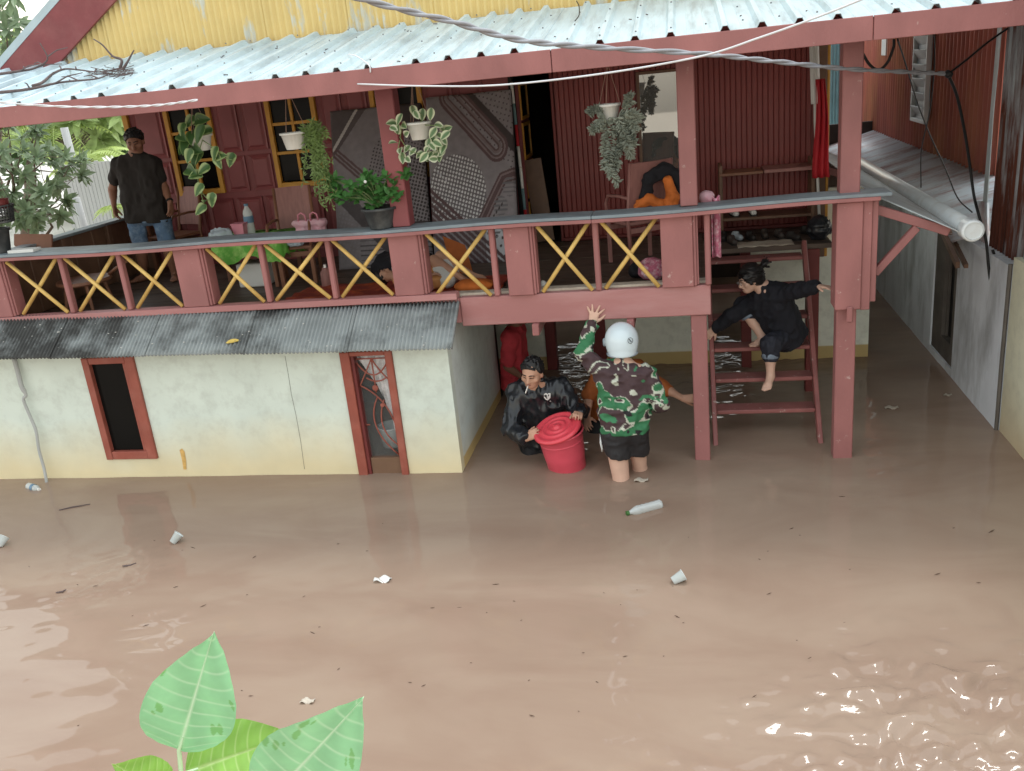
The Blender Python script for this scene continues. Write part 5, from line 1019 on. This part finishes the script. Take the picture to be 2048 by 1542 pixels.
mxc, myc = (tx0+tx1)/2, (ty0+ty1)/2
for ring in range(5):
    for i, (x, y, k, f_) in enumerate(per):
        h = (0, 0, .07, .14, .20)[ring]; fo = .022*math.sin(i*1.15)*(ring-1)/3 if ring > 1 else 0; corner = min(f_, 1-f_); dx, dy = (x-mxc), (y-myc); l_ = math.hypot(dx, dy)
        if ring == 0: m.v.append((mxc+dx*.5, myc+dy*.5, tz+.002))
        else: m.v.append((x+dx/l_*(fo+.004*ring), y+dy/l_*(fo+.004*ring), tz+.002-h*(1-.35*math.sin(i*.37)**2 if ring > 1 else 1)-(.04 if corner < .08 and ring > 2 else 0)))
m.f = [(r_*N_+i, r_*N_+(i+1) % N_, (r_+1)*N_+(i+1) % N_, (r_+1)*N_+i) for r_ in range(4) for i in range(N_)]+[tuple(range(N_))]
m.build('tablecloth', 'green_cloth', smooth=True, label='bright green patterned cloth draped over the low table', cat='tablecloth')
def bottle(label, base, ax, L=.20, r=.028, m='clear_plastic', cap='label_blue', lab='label_blue', name='plastic_bottle', group=None):
    T = thing(name, label, 'bottle', tuple(base), group); base = Vector(base); ax = Vector(ax).normalized(); P_ = [(0, 0), (r*.85, 0), (r, L*.04)]
    for i in range(9): P_ += [(r*(1 if i % 2 else .93), L*(.08+.065*i))]
    P_ += [(r, L*.68), (r*.8, L*.78), (r*.42, L*.88), (r*.40, L*.93)]
    MB().lathe(P_, base, ax, 18).build('bottle_body', m, T, smooth=True); MB().lathe([(0, L*.93), (r*.46, L*.93), (r*.46, L), (0, L)], base, ax, 14).build('cap', cap, T)
    if lab: MB().lathe([(r*1.02, L*.38), (r*1.03, L*.40), (r*1.03, L*.58), (r*1.02, L*.60)], base, ax, 18).build('wrapper', lab, T, smooth=True)
    return T
bottle('clear water bottle with blue cap standing on the green tablecloth', (W(503, 458, 1.30).x, 1.28, tz+.005), (0, 0, 1), .26, .042)
b = W(480, 458, 1.2); T = thing('pink_container', 'pink square plastic container on the green tablecloth', 'container', (b.x, 1.2, tz+.005)); o = V(b.x, 1.2, tz+.005)
MB().add([o+V(x*k_, y*k_, z) for z, k_ in ((0, .8), (.10, 1)) for x, y in ((-.055, -.045), (.055, -.045), (.055, .045), (-.055, .045))], [(0, 3, 2, 1), (0, 1, 5, 4), (1, 2, 6, 5), (2, 3, 7, 6), (3, 0, 4, 7)]).build('tub', 'pink', T, solid=.004); box('tub_rim', 'pink', T, o.x-.062, o.x+.062, o.y-.052, o.y+.052, o.z+.1005, o.z+.112, .003)
def blob(name, label, cat, c, r, m, seed, wr=.02, wscale=14, group=None, flat=None, ells=None):
    s = SDF()
    for e in (ells or [((0, 0, 0), (1, 1, 1))]): s.ell(Vector(c)+Vector([e[0][i]*r[i] for i in range(3)]), [e[1][i]*r[i] for i in range(3)], None, .03)
    if flat is not None: s.cut((0, 0, flat), (0, 0, -1))
    zb = flat if flat is not None else c[2]-r[2]
    return s.build(name, m, None, (c[0], c[1], zb), h=.009, wr=wr, wscale=wscale, seed=seed, label=label, cat=cat, group=group)
b = W(440, 458, 1.12); blob('plastic_bundle', 'crumpled pale plastic bundle on the green tablecloth', 'bag', (b.x, 1.12, tz+.045), (.10, .07, .05), 'grey_cloth', 3, .015, 22, flat=tz+.004)
# white box under the table
T = box('foam_box', 'foam_white', None, -2.12, -1.86, 1.12, 1.36, 1.284, 1.49, .01, label='white foam box standing under the table', cat='box')
# pink bag
b = W(618, 455, 1.22); T = thing('tote_bag', 'pale pink plastic tote bag with white rabbit prints on the chair', 'bag', (b.x, 1.25, 1.62)); o = V(b.x, 1.25, 1.618)
s = SDF()
for z, hw in ((.04, .085), (.10, .10), (.17, .115)): s.cone(o+V(-hw, 0, z), o+V(hw, 0, z), .04, .04, .02)
s.cut(o+V(0, 0, .20), (0, 0, 1)); s.cut(o, (0, 0, -1)); s.build('bag_body', 'pink_bag', T, h=.008, wr=.010, wscale=16, seed=4)
for x in (-.05, .06): MB().tube([o+V(x-.035, -.03, .19), o+V(x-.03, -.035, .245), o+V(x, -.035, .262), o+V(x+.03, -.035, .245), o+V(x+.035, -.03, .19)], .008, 6).build('handle', 'pink', T, smooth=True)
for x in (-.035, .055):
    MB().lathe([(0, .004), (.028, .002), (.030, 0)], o+V(x, -.048, .055), (0, -1, 0), 14).build('rabbit_print', 'foam_white', T, smooth=True)
    for e in (-.012, .012): MB().tube([o+V(x+e, -.050, .08), o+V(x+e*1.4, -.050, .115)], .006, 5).build('rabbit_print', 'foam_white', T, smooth=True)
b = W(588, 456, 1.15); blob('plastic_wrap', 'crumpled clear wrapping beside the pink bag', 'wrapping', (b.x, 1.12, 1.66), (.085, .05, .045), 'grey_cloth', 9, .018, 26, flat=1.618)
# clothes on the right chair
o = V(1.36, 1.25, 1.283)
def drape(name, label, pts0, pts1, m, seed, cat='jacket', nu=14, nv=12, fold=.015):
    rn_ = random.Random(seed); ph = rn_.uniform(0, 6); mm = MB(); ln = lambda P_, t: (lambda k, f_: Vector(P_[k]).lerp(Vector(P_[min(k+1, len(P_)-1)]), f_))(int(t*(len(P_)-1)), t*(len(P_)-1)-int(t*(len(P_)-1)))
    mm.grid(lambda u, v: ln(pts0, u).lerp(ln(pts1, u), v)+V(math.sin(u*7+ph)*fold*.5, math.sin(u*14+ph+v*2)*fold*(.3+v), math.cos(u*9+v*4)*fold*.3), nu*2, nv); return mm.build(name, m, None, smooth=True, solid=.012, label=label, cat=cat)
q = lambda x, y, Y: W(x, y, Y)
s = SDF(); s.chain([q(1290, 395, .98), q(1300, 355, 1.0), q(1330, 340, 1.02), q(1352, 355, 1.04), q(1358, 380, 1.04)], [.045, .05, .055, .05, .04], .03); s.build('dark_jacket', 'black_cloth', None, tuple(q(1320, 395, 1.0)), h=.009, wr=.012, wscale=13, seed=5, label='black jacket bundled over the chair backrest', cat='jacket')
s = SDF(); s.chain([q(1272, 412, .94), q(1300, 400, .92), q(1318, 408, .92)], [.03, .04, .03], .02); s.chain([q(1335, 360, .96), q(1345, 395, .95), q(1340, 425, .94)], [.03, .045, .035], .02); s.chain([q(1318, 408, .92), q(1340, 412, .95)], [.03, .03], .02); s.build('orange_jacket', 'orange_cloth', None, tuple(q(1310, 430, .93)), h=.009, wr=.012, wscale=15, seed=6, label='orange jacket hanging over the chair backrest', cat='jacket')
b = q(1262, 450, 1.25); blob('cloth', 'small crumpled pale blue cloth on the seat of the jacket chair', 'cloth', (b.x, 1.30, 1.66), (.075, .05, .03), 'grey_cloth', 12, .014, 22, flat=1.645)
# striped pole by the doorway
T = thing('striped_pole', 'thin pole striped red and white leaning beside the doorway', 'pole', (.31, 1.95, 1.283)); a, b = V(.33, 1.95, 1.284), V(.235, 2.36, 2.75); mat('teal_paint', S(110, 140, 146), .6)
for i in range(8): MB().tube([a.lerp(b, i/8), a.lerp(b, (i+1)/8)], .014, 8).build('band', ('foam_white', 'flag_red', 'teal_paint', 'foam_white')[i % 4], T, smooth=True)
MB().bar((.42, YW+.02, 1.29), (.34, YW+.10, 2.05), .17, .02, (0, 1, 0)).build('loose_board', 'brown_wood', label='dark loose board leaning inside the doorway', cat='board')
# blanket, pillow, flask, bottle on the floor
mm = MB(); mm.grid(lambda u, v: V(-1.42+1.75*u, .42+.55*v+.04*math.sin(u*9), 1.288+.014*(1+math.sin(u*23+v*5))*(.3+.7*math.sin(v*9+u*4)**2)), 60, 24); mm.build('blanket', 'blanket', smooth=True, solid=.006, label='red and orange patterned blanket spread on the veranda floor', cat='blanket')
blob('pillow', 'orange pillow at the end of the blanket', 'pillow', (.13, .50, 1.335), (.16, .10, .05), 'orange_cloth', 21, .008, 12, flat=1.30)
b = W(652, 545, .95); T = thing('flask', 'dark metal flask standing on the veranda floor', 'flask', (b.x, .95, 1.283)); MB().lathe([(0, 0), (.05, 0), (.052, .01), (.050, .13), (.03, .155), (.028, .17), (0, .172)], (b.x, .95, 1.284), n=18).build('flask_body', 'mauve_wood', T, smooth=True); MB().lathe([(0, .17), (.02, .17), (.018, .195), (0, .2)], (b.x, .95, 1.284), n=12).build('stopper', 'steel', T)
b = W(787, 513, .80); bottle('white capped bottle lying near the head of the lying child', (b.x-.04, .86, 1.42), (1, 0, .1), .16, .035, 'foam_white', 'foam_white', None)
b = W(868, 508, .92); bottle('small clear bottle lying behind the knees of the lying child', (b.x, .93, 1.42), (.8, .2, .25), .14, .032, 'clear_plastic', 'foam_white', None)
blob('black_bundle', 'black cloth bundle heaped against the mattresses', 'bundle', (-.62, 1.18, 1.36), (.28, .18, .16), 'black_cloth', 31, .03, 8, flat=1.284)
mm = MB(); a0 = q(880, 505, 1.25); mm.grid(lambda u, v: q(905+45*u-20*v, 540-68*v+18*u, 1.2+.1*v), 8, 8); mm.build('cardboard_sheet', 'orange_shirt', solid=.008, label='brown printed cardboard leaning against the right mattress', cat='cardboard')
mm = MB(); mm.grid(lambda u, v: V(-2.0+.30*u, .42+.09*v, 1.284+.006*math.sin(u*9+v*3)), 14, 5); mm.build('cloth', 'teal_sheet', smooth=True, solid=.004, label='small teal cloth lying flat on the floor', cat='cloth')
b = W(1305, 540, .55); blob('backpack', 'pink patterned bag on the floor behind the railing', 'bag', (b.x, .60, 1.36), (.11, .08, .085), 'towel', 33, .012, 14, flat=1.284); blob('helmet_bag', 'black bag beside the pink patterned bag', 'bag', (b.x-.12, .68, 1.335), (.06, .06, .06), 'black_cloth', 35, .01, 14, flat=1.284)
b = W(1084, 555, .35); blob('paper_bag', 'small crumpled white bag beside the railing pilaster', 'bag', (b.x, .40, 1.32), (.035, .03, .05), 'foam_white', 36, .008, 20, flat=1.284)
# book on the left rail
b = W(55, 497, .19); box('booklet', 'foam_white', None, b.x-.13, b.x+.10, .12, .22, 1.875, 1.90, .003, label='pale booklet lying on the left end of the handrail', cat='book')
# pink towel over the rail
mm = MB(); mm.grid(lambda u, v: V(1.905+.06*u, .33+.02*math.sin(u*8), 1.90-.42*v+.01*math.sin(u*9+v*3)), 10, 20); mm.build('towel', 'towel', smooth=True, solid=.008, label='pink patterned towel hanging from the handrail over the stairs', cat='towel')
blob('bundled_towel', 'lilac cloth bundled on the handrail by the middle post', 'cloth', (1.87, .36, 1.90), (.055, .05, .045), 'pink_bag', 41, .01, 16)
# shoe shelf and shoes
T = thing('shoe_shelf', 'low dark wooden shoe shelf against the plank wall', 'shelf', (2.4, 2.2, 1.283))
for x in (2.03, 2.80): box('upright', 'brown_wood', T, x, x+.03, 2.10, 2.36, 1.284, 1.90)
box('shelf_board', 'chair_wood', T, 2.031, 2.40, 2.08, 2.36, 1.81, 1.835); box('shelf_board', 'mauve_wood', T, 2.405, 2.829, 2.05, 2.36, 1.815, 1.845); box('shelf_board', 'brown_wood', T, 2.061, 2.799, 2.08, 2.36, 1.42, 1.445)
def shoe(label, p, rz, m, L=.17, group='shoes by the stairs', sole='shoe_dark', high=.05):
    T = thing('shoe', label, 'shoe', tuple(p), group); c, s_ = math.cos(rz), math.sin(rz); q2 = lambda x, y, z: Vector(p)+V(x*c-y*s_, x*s_+y*c, z); s = SDF(); s.cone(q2(-L*.32, 0, .030), q2(L*.30, 0, .024), .030, .026, .02); s.cone(q2(-L*.34, 0, .03), q2(-L*.22, 0, high+.01), .026, .026, .02); s.cut(q2(0, 0, .006), (0, 0, -1)); s.cut(q2(-L*.3, 0, high+.018), (0, 0, 1)); s.build('upper', m, T, h=.006)
    MB().add([q2(x, y, z) for z in (0, .008) for x, y in ((-L*.52, -.026), (L*.4, -.03), (L*.5, 0), (L*.4, .03), (-L*.52, .026))], [(0, 1, 2, 3, 4), (9, 8, 7, 6, 5)]+[(i, (i+1) % 5, 5+(i+1) % 5, 5+i) for i in range(5)]).build('sole', sole, T)
for i, (x, y, z, m, lb) in enumerate(((2.16, 2.20, 1.446, 'foam_white', 'white sneaker on the shoe shelf, next to its upright'), (2.32, 2.20, 1.446, 'foam_white', 'white sneaker in the middle of the shoe shelf board'), (2.05, 1.95, 1.284, 'shoe_dark', 'dark shoe on the floor below the shelf upright'), (2.17, 1.92, 1.284, 'grey_cloth', 'grey shoe on the floor between two dark shoes'), (2.28, 1.88, 1.284, 'shoe_dark', 'dark shoe on the floor between the grey shoe and a sandal'), (2.40, 1.95, 1.284, 'sandal', 'brown sandal on the floor beside the dark shoe'), (2.52, 1.9, 1.284, 'sandal', 'brown sandal on the floor behind the pale rag'), (2.62, 1.78, 1.284, 'shoe_dark', 'dark shoe on the floor at the end of the pale rag'), (2.12, 1.75, 1.284, 'sandal', 'brown sandal at the stair edge beside the pale rag'), (2.76, 1.98, 1.284, 'shoe_dark', 'dark shoe on the floor behind the black plastic bag'))): shoe(lb, (x, y, z), R(-80+RND.uniform(-25, 25)), m)
mm = MB(); mm.grid(lambda u, v: V(2.15+.45*u, 1.55+.22*v, 1.288+.008*math.sin(u*12+v*7)**2), 20, 10); mm.build('door_mat', 'cream_strip', smooth=True, solid=.005, label='crumpled pale rag at the top of the stairs', cat='rag')
blob('black_bag', 'black plastic bag at the head of the stairs by the corner post', 'bag', (2.82, 1.75, 1.37), (.09, .10, .10), 'raincoat', 44, .02, 16, flat=1.284)
# flag
T = thing('flag', 'red and white flag hanging rolled on its pole by the corner post', 'flag', (2.80, 1.90, 1.3)); MB().tube([(2.86, 1.98, 1.285), (2.80, 1.92, 2.2), (2.78, 1.90, 2.92)], .012, 8).build('pole', 'foam_white', T, smooth=True)
mm = MB(); mm.grid(lambda u, v: V(2.79+.13*u*(.55+.45*v)+.01*math.sin(v*5), 1.87+.02*math.sin(u*16+v*2), 2.55-.78*v), 16, 16); mm.build('red_cloth', 'flag_red', T, smooth=True, solid=.006)
mm = MB(); mm.grid(lambda u, v: V(2.74+.07*u+.02*v, 1.885+.014*math.sin(u*14), 2.86-.50*v), 8, 14); mm.build('white_cloth', 'foam_white', T, smooth=True, solid=.006)

# ------------------------------------------------------------------ cables
mat('cable_grey', S(150, 152, 158), .45, .1, 20); mat('cable_black', S(34, 33, 34), .5, .1, 20); mat('wire_white', S(218, 220, 224), .4, .05)
def spline(P_, n=60):
    P_ = [Vector(p) for p in P_]; P_ = [P_[0]*2-P_[1]]+P_+[P_[-1]*2-P_[-2]]; o = []; m_ = len(P_)-3
    for i in range(n+1):
        t = i/n*m_; k = min(int(t), m_-1); f_ = t-k; a, b, c, d = P_[k:k+4]; o.append(.5*((2*b)+(c-a)*f_+(2*a-5*b+4*c-d)*f_*f_+(3*b-a-3*c+d)*f_**3))
    return o
def twist(T, path, r, off, turns, m):
    n = len(path)
    for s_ in (0, 1):
        o = []
        for i, p in enumerate(path):
            d = (path[min(i+1, n-1)]-path[max(i-1, 0)]).normalized(); a = d.cross(V(0, 0, 1)).normalized(); b = a.cross(d); t = turns*2*math.pi*i/n+math.pi*s_; o.append(p+(a*math.cos(t)+b*math.sin(t))*off)
        MB().tube(o, r, 6).build('strand', m, T, smooth=True)
pc = [(560, -60, -2.6), (730, 0, -2.3), (900, 42, -2.0), (1040, 80, -1.75), (1200, 95, -1.4), (1410, 108, -.9), (1560, 124, -.5), (1700, 138, .0), (1820, 144, .4), (1893, 147, .6)]
path = spline([W(*p) for p in pc], 220); T = thing('power_cable', 'thick twisted grey power cable sagging across the white roof', 'cable', tuple(path[0])); twist(T, path, .0085, .0070, 13, 'cable_grey')
kn = W(1896, 148, .6); blob('cable_joint', 'black taped joint where the cables meet', 'joint', tuple(kn), (.032, .03, .026), 'cable_black', 51, .008, 30)
path = spline([W(x, y, -.42) for x, y in ((-60, 196), (0, 205), (120, 213), (230, 214), (320, 210), (395, 200))], 90); T = thing('service_wire', 'white twisted wire running along the left fascia', 'cable', tuple(path[0])); twist(T, path, .0045, .004, 8, 'wire_white')
def wire(label, pts, r, m, name='wire', n=70, group='thin wires'):
    MB().tube(spline(pts, n), r, 5).build(name, m, None, smooth=True, label=label, cat='wire', group=group)
wire('white wire sagging below the fascia and rising over the roof edge', [W(x, y, Y) for x, y, Y in ((715, 168, -.29), (850, 172, -.5), (1000, 170, -.7), (1200, 148, -.9), (1400, 113, -1.1), (1520, 75, -1.2), (1640, 32, -1.3), (1740, -8, -1.4))], .0055, 'wire_white')
wire('black cable looping below the fascia beside the corner post', [W(x, y, .6) for x, y in ((1712, 84), (1722, 100), (1738, 128), (1757, 140), (1775, 125), (1787, 95), (1788, 78))], .010, 'cable_black')
wire('thin black wire dropping from the fascia onto the tin roof', [W(x, y, Y) for x, y, Y in ((1795, 78, .5), (1812, 130, 1.0), (1835, 205, 1.6), (1860, 270, 2.0), (1890, 335, 2.2), (1915, 395, 2.0), (1945, 425, 1.9))], .006, 'cable_black')
wire('thin black wire hanging past the louvre window', [W(x, y, Y) for x, y, Y in ((1868, 62, 1.2), (1869, 130, 1.3), (1860, 220, 1.6), (1843, 300, 2.1), (1842, 375, 2.4))], .005, 'cable_black')
wire('black cable hanging from the taped joint to a loop low on the wall', [W(x, y, Y) for x, y, Y in ((1898, 152, .62), (1915, 195, .8), (1930, 265, 1.0), (1940, 330, 1.1), (1948, 390, 1.1), (1958, 430, 1.0), (1972, 480, 1.0), (1977, 530, 1.0), (1982, 565, 1.0), (1990, 568, 1.0), (1990, 520, 1.0), (1985, 500, 1.0))], .011, 'cable_black')
wire('twisted dark wire from the taped joint up to the neighbour wall', [W(x, y, Y) for x, y, Y in ((1900, 145, .62), (1935, 118, .8), (1975, 85, 1.05), (2018, 55, 1.3))], .008, 'cable_black')
wire('bent white wire end curling over the fascia', [W(x, y, Y) for x, y, Y in ((697, 109, .05), (712, 112, -.1), (728, 122, -.24), (739, 132, -.285), (741, 145, -.285))], .005, 'wire_white', n=20)
wire('thin bent wire standing on the roof below the gable', [W(x, y, Y) for x, y, Y in ((1150, 42, .4), (1158, 30, .5), (1158, 12, .7), (1153, 2, .8))], .004, 'cable_black', n=16)
# ------------------------------------------------------------------ debris
def roof_pt(px, py, h=.03):
    d = _f + CR*((px-1024)/FPX) - CU*((py-771)/FPX); k = (TZ-EZ)/(TY-EY); t = (EZ+h+k*(CAM.y-EY)-CAM.z)/(d.z-k*d.y); return CAM+d*t
rn = random.Random(17)
for i, (pts, lb) in enumerate((([(65, 172), (85, 165), (105, 148), (130, 138), (160, 140), (200, 144), (240, 136)], 'long forked dead branch lying on the white roof'), ([(0, 185), (60, 178), (120, 165), (190, 158), (215, 150)], 'straight dead branch lying on the white roof'), ([(0, 148), (40, 142), (70, 136), (95, 118), (80, 86)], 'bent dead branch by the barge board'), ([(240, 138), (243, 120), (225, 112), (205, 90), (187, 78)], 'thin dead twig sticking up from the roof'), ([(245, 140), (256, 122), (268, 100)], 'short dead twig sticking up from the roof'))):
    P_ = [roof_pt(x, y, .045) for x, y in pts]; P_ = [roof_pt(*pts[0], .045)]+P_[1:]
    if i >= 2:
        Y0 = P_[0].y; P_ = [P_[0]]+[W(x, y, Y0+.02*k) for k, (x, y) in enumerate(pts[1:])]
    T = thing('dead_branch', lb, 'branch', tuple(P_[0]), 'dead branches on the roof'); sp = spline(P_, 24); MB().tube(sp, [.012*(1-.65*k/24) for k in range(25)], 6).build('limb', 'twig', T, smooth=True)
    if i < 3:
        for k in (6, 11, 15, 19): d = V(rn.uniform(-.25, .3), rn.uniform(-.2, .2), rn.uniform(.0, .05)); MB().tube([sp[k], sp[k]+d*.5+V(0, 0, .015), sp[k]+d], [.006, .005, .003], 5).build('side_twig', 'twig', T)
mm = MB()
for k in range(60):
    p = roof_pt(rn.gauss(232, 20), rn.gauss(146, 4), .04); d = V(rn.uniform(-.12, .12), rn.uniform(-.12, .12), rn.uniform(-.005, .03)); mm.tube([p, p+d], .003, 4)
for k in range(70):
    p = roof_pt(rn.uniform(0, 1700), 20+rn.uniform(0, 130), .006)
    if EY+.1 < p.y < TY-.1: mm.tube([p, p+V(rn.uniform(-.03, .03), rn.uniform(-.02, .02), .003)], .004, 4)
mm.build('roof_litter', 'twig', kind='stuff')
def awn_pt(px, py): # on the awning plane
    d = _f + CR*((px-1024)/FPX) - CU*((py-771)/FPX); t = 5.5
    for _ in range(30):
        p = CAM+d*t; zr_ = 1.054-.0194*(p.x-.035)+(p.y+.22)*.70; t += (p.z-zr_)/(-d.z+d.y*.7)*.9
    return CAM+d*t
mat('leaf_yellow', S(214, 186, 96), .6, .15, 12); mat('bit_pale', S(200, 198, 192), .7)
mm = MB(); p = awn_pt(452, 690)+V(0, 0, .014); leaf_quad(mm, p, V(.9, .15, .2), V(0, -.5, 1), .11, .045, .3, 5); mm.build('fallen_leaf', 'leaf_yellow', label='yellow fallen leaf lying on the grey awning', cat='leaf')
mm = MB()
for k in range(46):
    p = awn_pt(rn.uniform(0, 880), rn.uniform(640, 700))+V(0, 0, .01); r_ = rn.uniform(.003, .009); mm.lathe([(0, -r_*.4), (r_, 0), (r_*.6, r_*.5), (0, r_*.6)], p, n=6)
mm.build('awning_litter', 'bit_pale', kind='stuff')
bz = 'plastic bottles afloat'
b = W(57, 972, Z=.012); bottle('clear plastic bottle with blue wrapper floating by the annex wall', (b.x, b.y, .012), (W(100, 986, Z=.012)-b), .17, .030, lab='label_blue', cap='foam_white', group=bz)
b = W(1322, 1008, Z=.012); bottle('clear ribbed bottle with green cap floating in the open water', (b.x, b.y, .012), (W(1252, 1027, Z=.012)-b), .26, .034, lab=None, cap='leaf_green', group=bz)
def cup(label, px, py, ax, r=.032, L=.07, m='clear_plastic'):
    b = W(px, py, Z=.012); T = thing('plastic_cup', label, 'cup', tuple(b), 'litter afloat'); MB().lathe([(0, 0), (r*.72, 0), (r, L), (r*1.1, L), (r*1.1, L+.004), (r*.94, L), (r*.68, .004)], b, ax, 18).build('cup_body', m, T, smooth=True)
mat('cup_plastic', S(220, 228, 228), .2, .04, 8, alpha=.75)
cup('crumpled clear cup floating below the annex window reflection', 345, 1085, (.5, .5, .6), m='cup_plastic'); cup('clear cup floating on its side towards the open water', 1345, 1162, (.8, .3, .35), m='cup_plastic'); cup('white cup drifting at the left edge of the water', -2, 1092, (.2, .6, .5), m='cup_plastic')
b = W(765, 1160, Z=.006); mm = MB(); mm.grid(lambda u, v: V(b.x-.05+.10*u, b.y-.025+.06*v, .010+.012*math.sin(u*7+v*4)), 8, 6); mm.build('wrapper', 'foam_white', smooth=True, solid=.002, label='small white and red wrapper floating in the water', cat='wrapper')
for (px, py, sz, lb) in ((1282, 960, .05, 'crumpled brown leaf floating at the knees of the person in camouflage'), (1783, 815, .05, 'pale torn wrapper floating in the alley mouth'), (615, 1402, .035, 'tiny pale scrap floating near the foreground shrub'), (1895, 790, .03, 'small dark scrap floating along the alley wall')):
    b = W(px, py, Z=.006); mm = MB(); mm.grid(lambda u, v: V(b.x-sz+2*sz*u, b.y-sz*.5+sz*v, .008+.010*math.sin(u*8+v*5)*math.cos(v*6)), 7, 5); mm.build('floating_scrap', 'cream_strip', smooth=True, solid=.002, label=lb, cat='litter')
mat('speck', S(84, 64, 52), .8); mm = MB()
for k in range(65):
    cl = rn.choice(((120, 1130), (420, 1200), (640, 1360), (900, 1300), (1180, 1250), (1500, 1180), (1750, 1080), (600, 1120), (1900, 1160), (350, 1400))); px, py = cl[0]+rn.gauss(0, 190), max(965, cl[1]+rn.gauss(0, 70)); b = W(px, py, Z=.004); l_ = rn.choice((.004, .006, .008, .010, .014, .024))*rn.uniform(.7, 1.3); t = rn.gauss(.35, .5); d = V(math.cos(t), math.sin(t), 0)*l_; mm.tube([b-d, b, b+d], [.0008, .0014+l_*.06, .0006], 4)
mm.build('floating_debris', 'speck', kind='stuff')
for pts, lb in (([(118, 1020), (145, 1014), (180, 1008)], 'thin straight twig floating below the stick'), ([(245, 1132), (262, 1130), (272, 1126)], 'short thick twig floating left in the open water'), ([(112, 1185), (125, 1183), (132, 1179)], 'brown twig floating far left in the water')):
    P_ = [W(x, y, Z=.006) for x, y in pts]; MB().tube(P_, [.004, .006, .003], 5).build('floating_twig', 'twig', label=lb, cat='twig', group='twigs afloat')
# crooked stick against the annex wall
sp = spline([W(28, 716, -.03), W(36, 745, -.04), W(43, 772, -.05), W(52, 790, -.045), W(47, 800, -.045), W(60, 832, -.045), W(72, 862, -.05), W(78, 900, -.05), W(90, 945, -.06), W(100, 1010, -.10)], 40); MB().tube(sp, [.018 if i < 12 else .013 for i in range(41)], 8).build('crooked_stick', 'fence_grey', smooth=True, label='crooked grey stick leaning on the annex wall into the water', cat='stick')
# curtain and pail seen behind the annex door
mat('lace', S(236, 236, 236), .8, .2, 14, dirt_or_shade=S(150, 142, 140), dirt_or_shade_amt=.6, dscale=16)
mm = MB(); mm.grid(lambda u, v: V(-.735+.25*u*(1)+(.16*max(0, v-.25))*(1-u), .085+.018*math.sin(u*26+v*3), .97-.80*v*(.30+.70*u**1.5)), 30, 20); mm.build('curtain', 'lace', smooth=True, label='pale lace curtain gathered behind the annex door glass', cat='curtain')
MB().lathe([(0, 0), (.09, 0), (.11, .16), (.115, .17), (.10, .165), (.085, .01)], (-.62, .30, .12), n=24).build('basin', 'cup_plastic', smooth=True, label='grey basin afloat inside the annex behind the door glass', cat='basin')
# ------------------------------------------------------------------ badge on the raincoat
from mathutils.bvhtree import BVHTree
def on_surface(obj, px, py, off=.003):
    d = (_f + CR*((px-1024)/FPX) - CU*((py-771)/FPX)).normalized(); o0 = ORG[obj.name]; bv = BVHTree.FromPolygons([v.co+o0 for v in obj.data.vertices], [p.vertices[:] for p in obj.data.polygons]); h = bv.ray_cast(CAM, d); return h[0]-d*off if h[0] else None
rc = [o for o in bpy.data.objects if o.name.startswith('raincoat')][0]
def decal(name, pts, m, off):
    P_ = [on_surface(rc, x, y, off) for x, y in pts]
    if all(p is not None for p in P_): MB().add(P_, [tuple(range(len(P_)))]).build(name, m, rc.parent)
decal('chest_badge', [(1088, 788), (1092, 786), (1095, 788), (1098, 786), (1101, 787), (1101, 795), (1098, 799), (1095, 801), (1091, 799), (1088, 795)], 'foam_white', .006)
for p in (((1091, 789), (1093, 790), (1094, 794), (1093, 794)), ((1096, 789), (1098, 789), (1098, 792), (1096, 793)), ((1092, 795), (1094, 795), (1095, 798), (1094, 798))): decal('badge_mark', p, 'raincoat', .008)
decal('badge_text', [(1090, 803), (1102, 801.5), (1102, 803), (1090, 804.5)], 'foam_white', .006)

# stain and hairline crack on the annex wall
mat('rust_stain', S(208, 168, 100), .8, .2, 20)
MB().add([W(x, y, -.0025) for x, y in ((359, 900), (364, 897), (369, 903), (372, 920), (373, 939), (367, 939), (364, 920))], [tuple(range(7))]).build('rust_stain', 'rust_stain', AX)
MB().tube([W(x, y, -.0005) for x, y in ((570, 712), (576, 745), (583, 790), (592, 830), (601, 880), (609, 938))], .0016, 4).build('wall_crack', 'bare_render', AX)
# ------------------------------------------------------------------ to metres
for me in bpy.data.meshes: me.transform(Matrix.Scale(K, 4)); me.update()
for o in bpy.data.objects: o.location = o.location*K
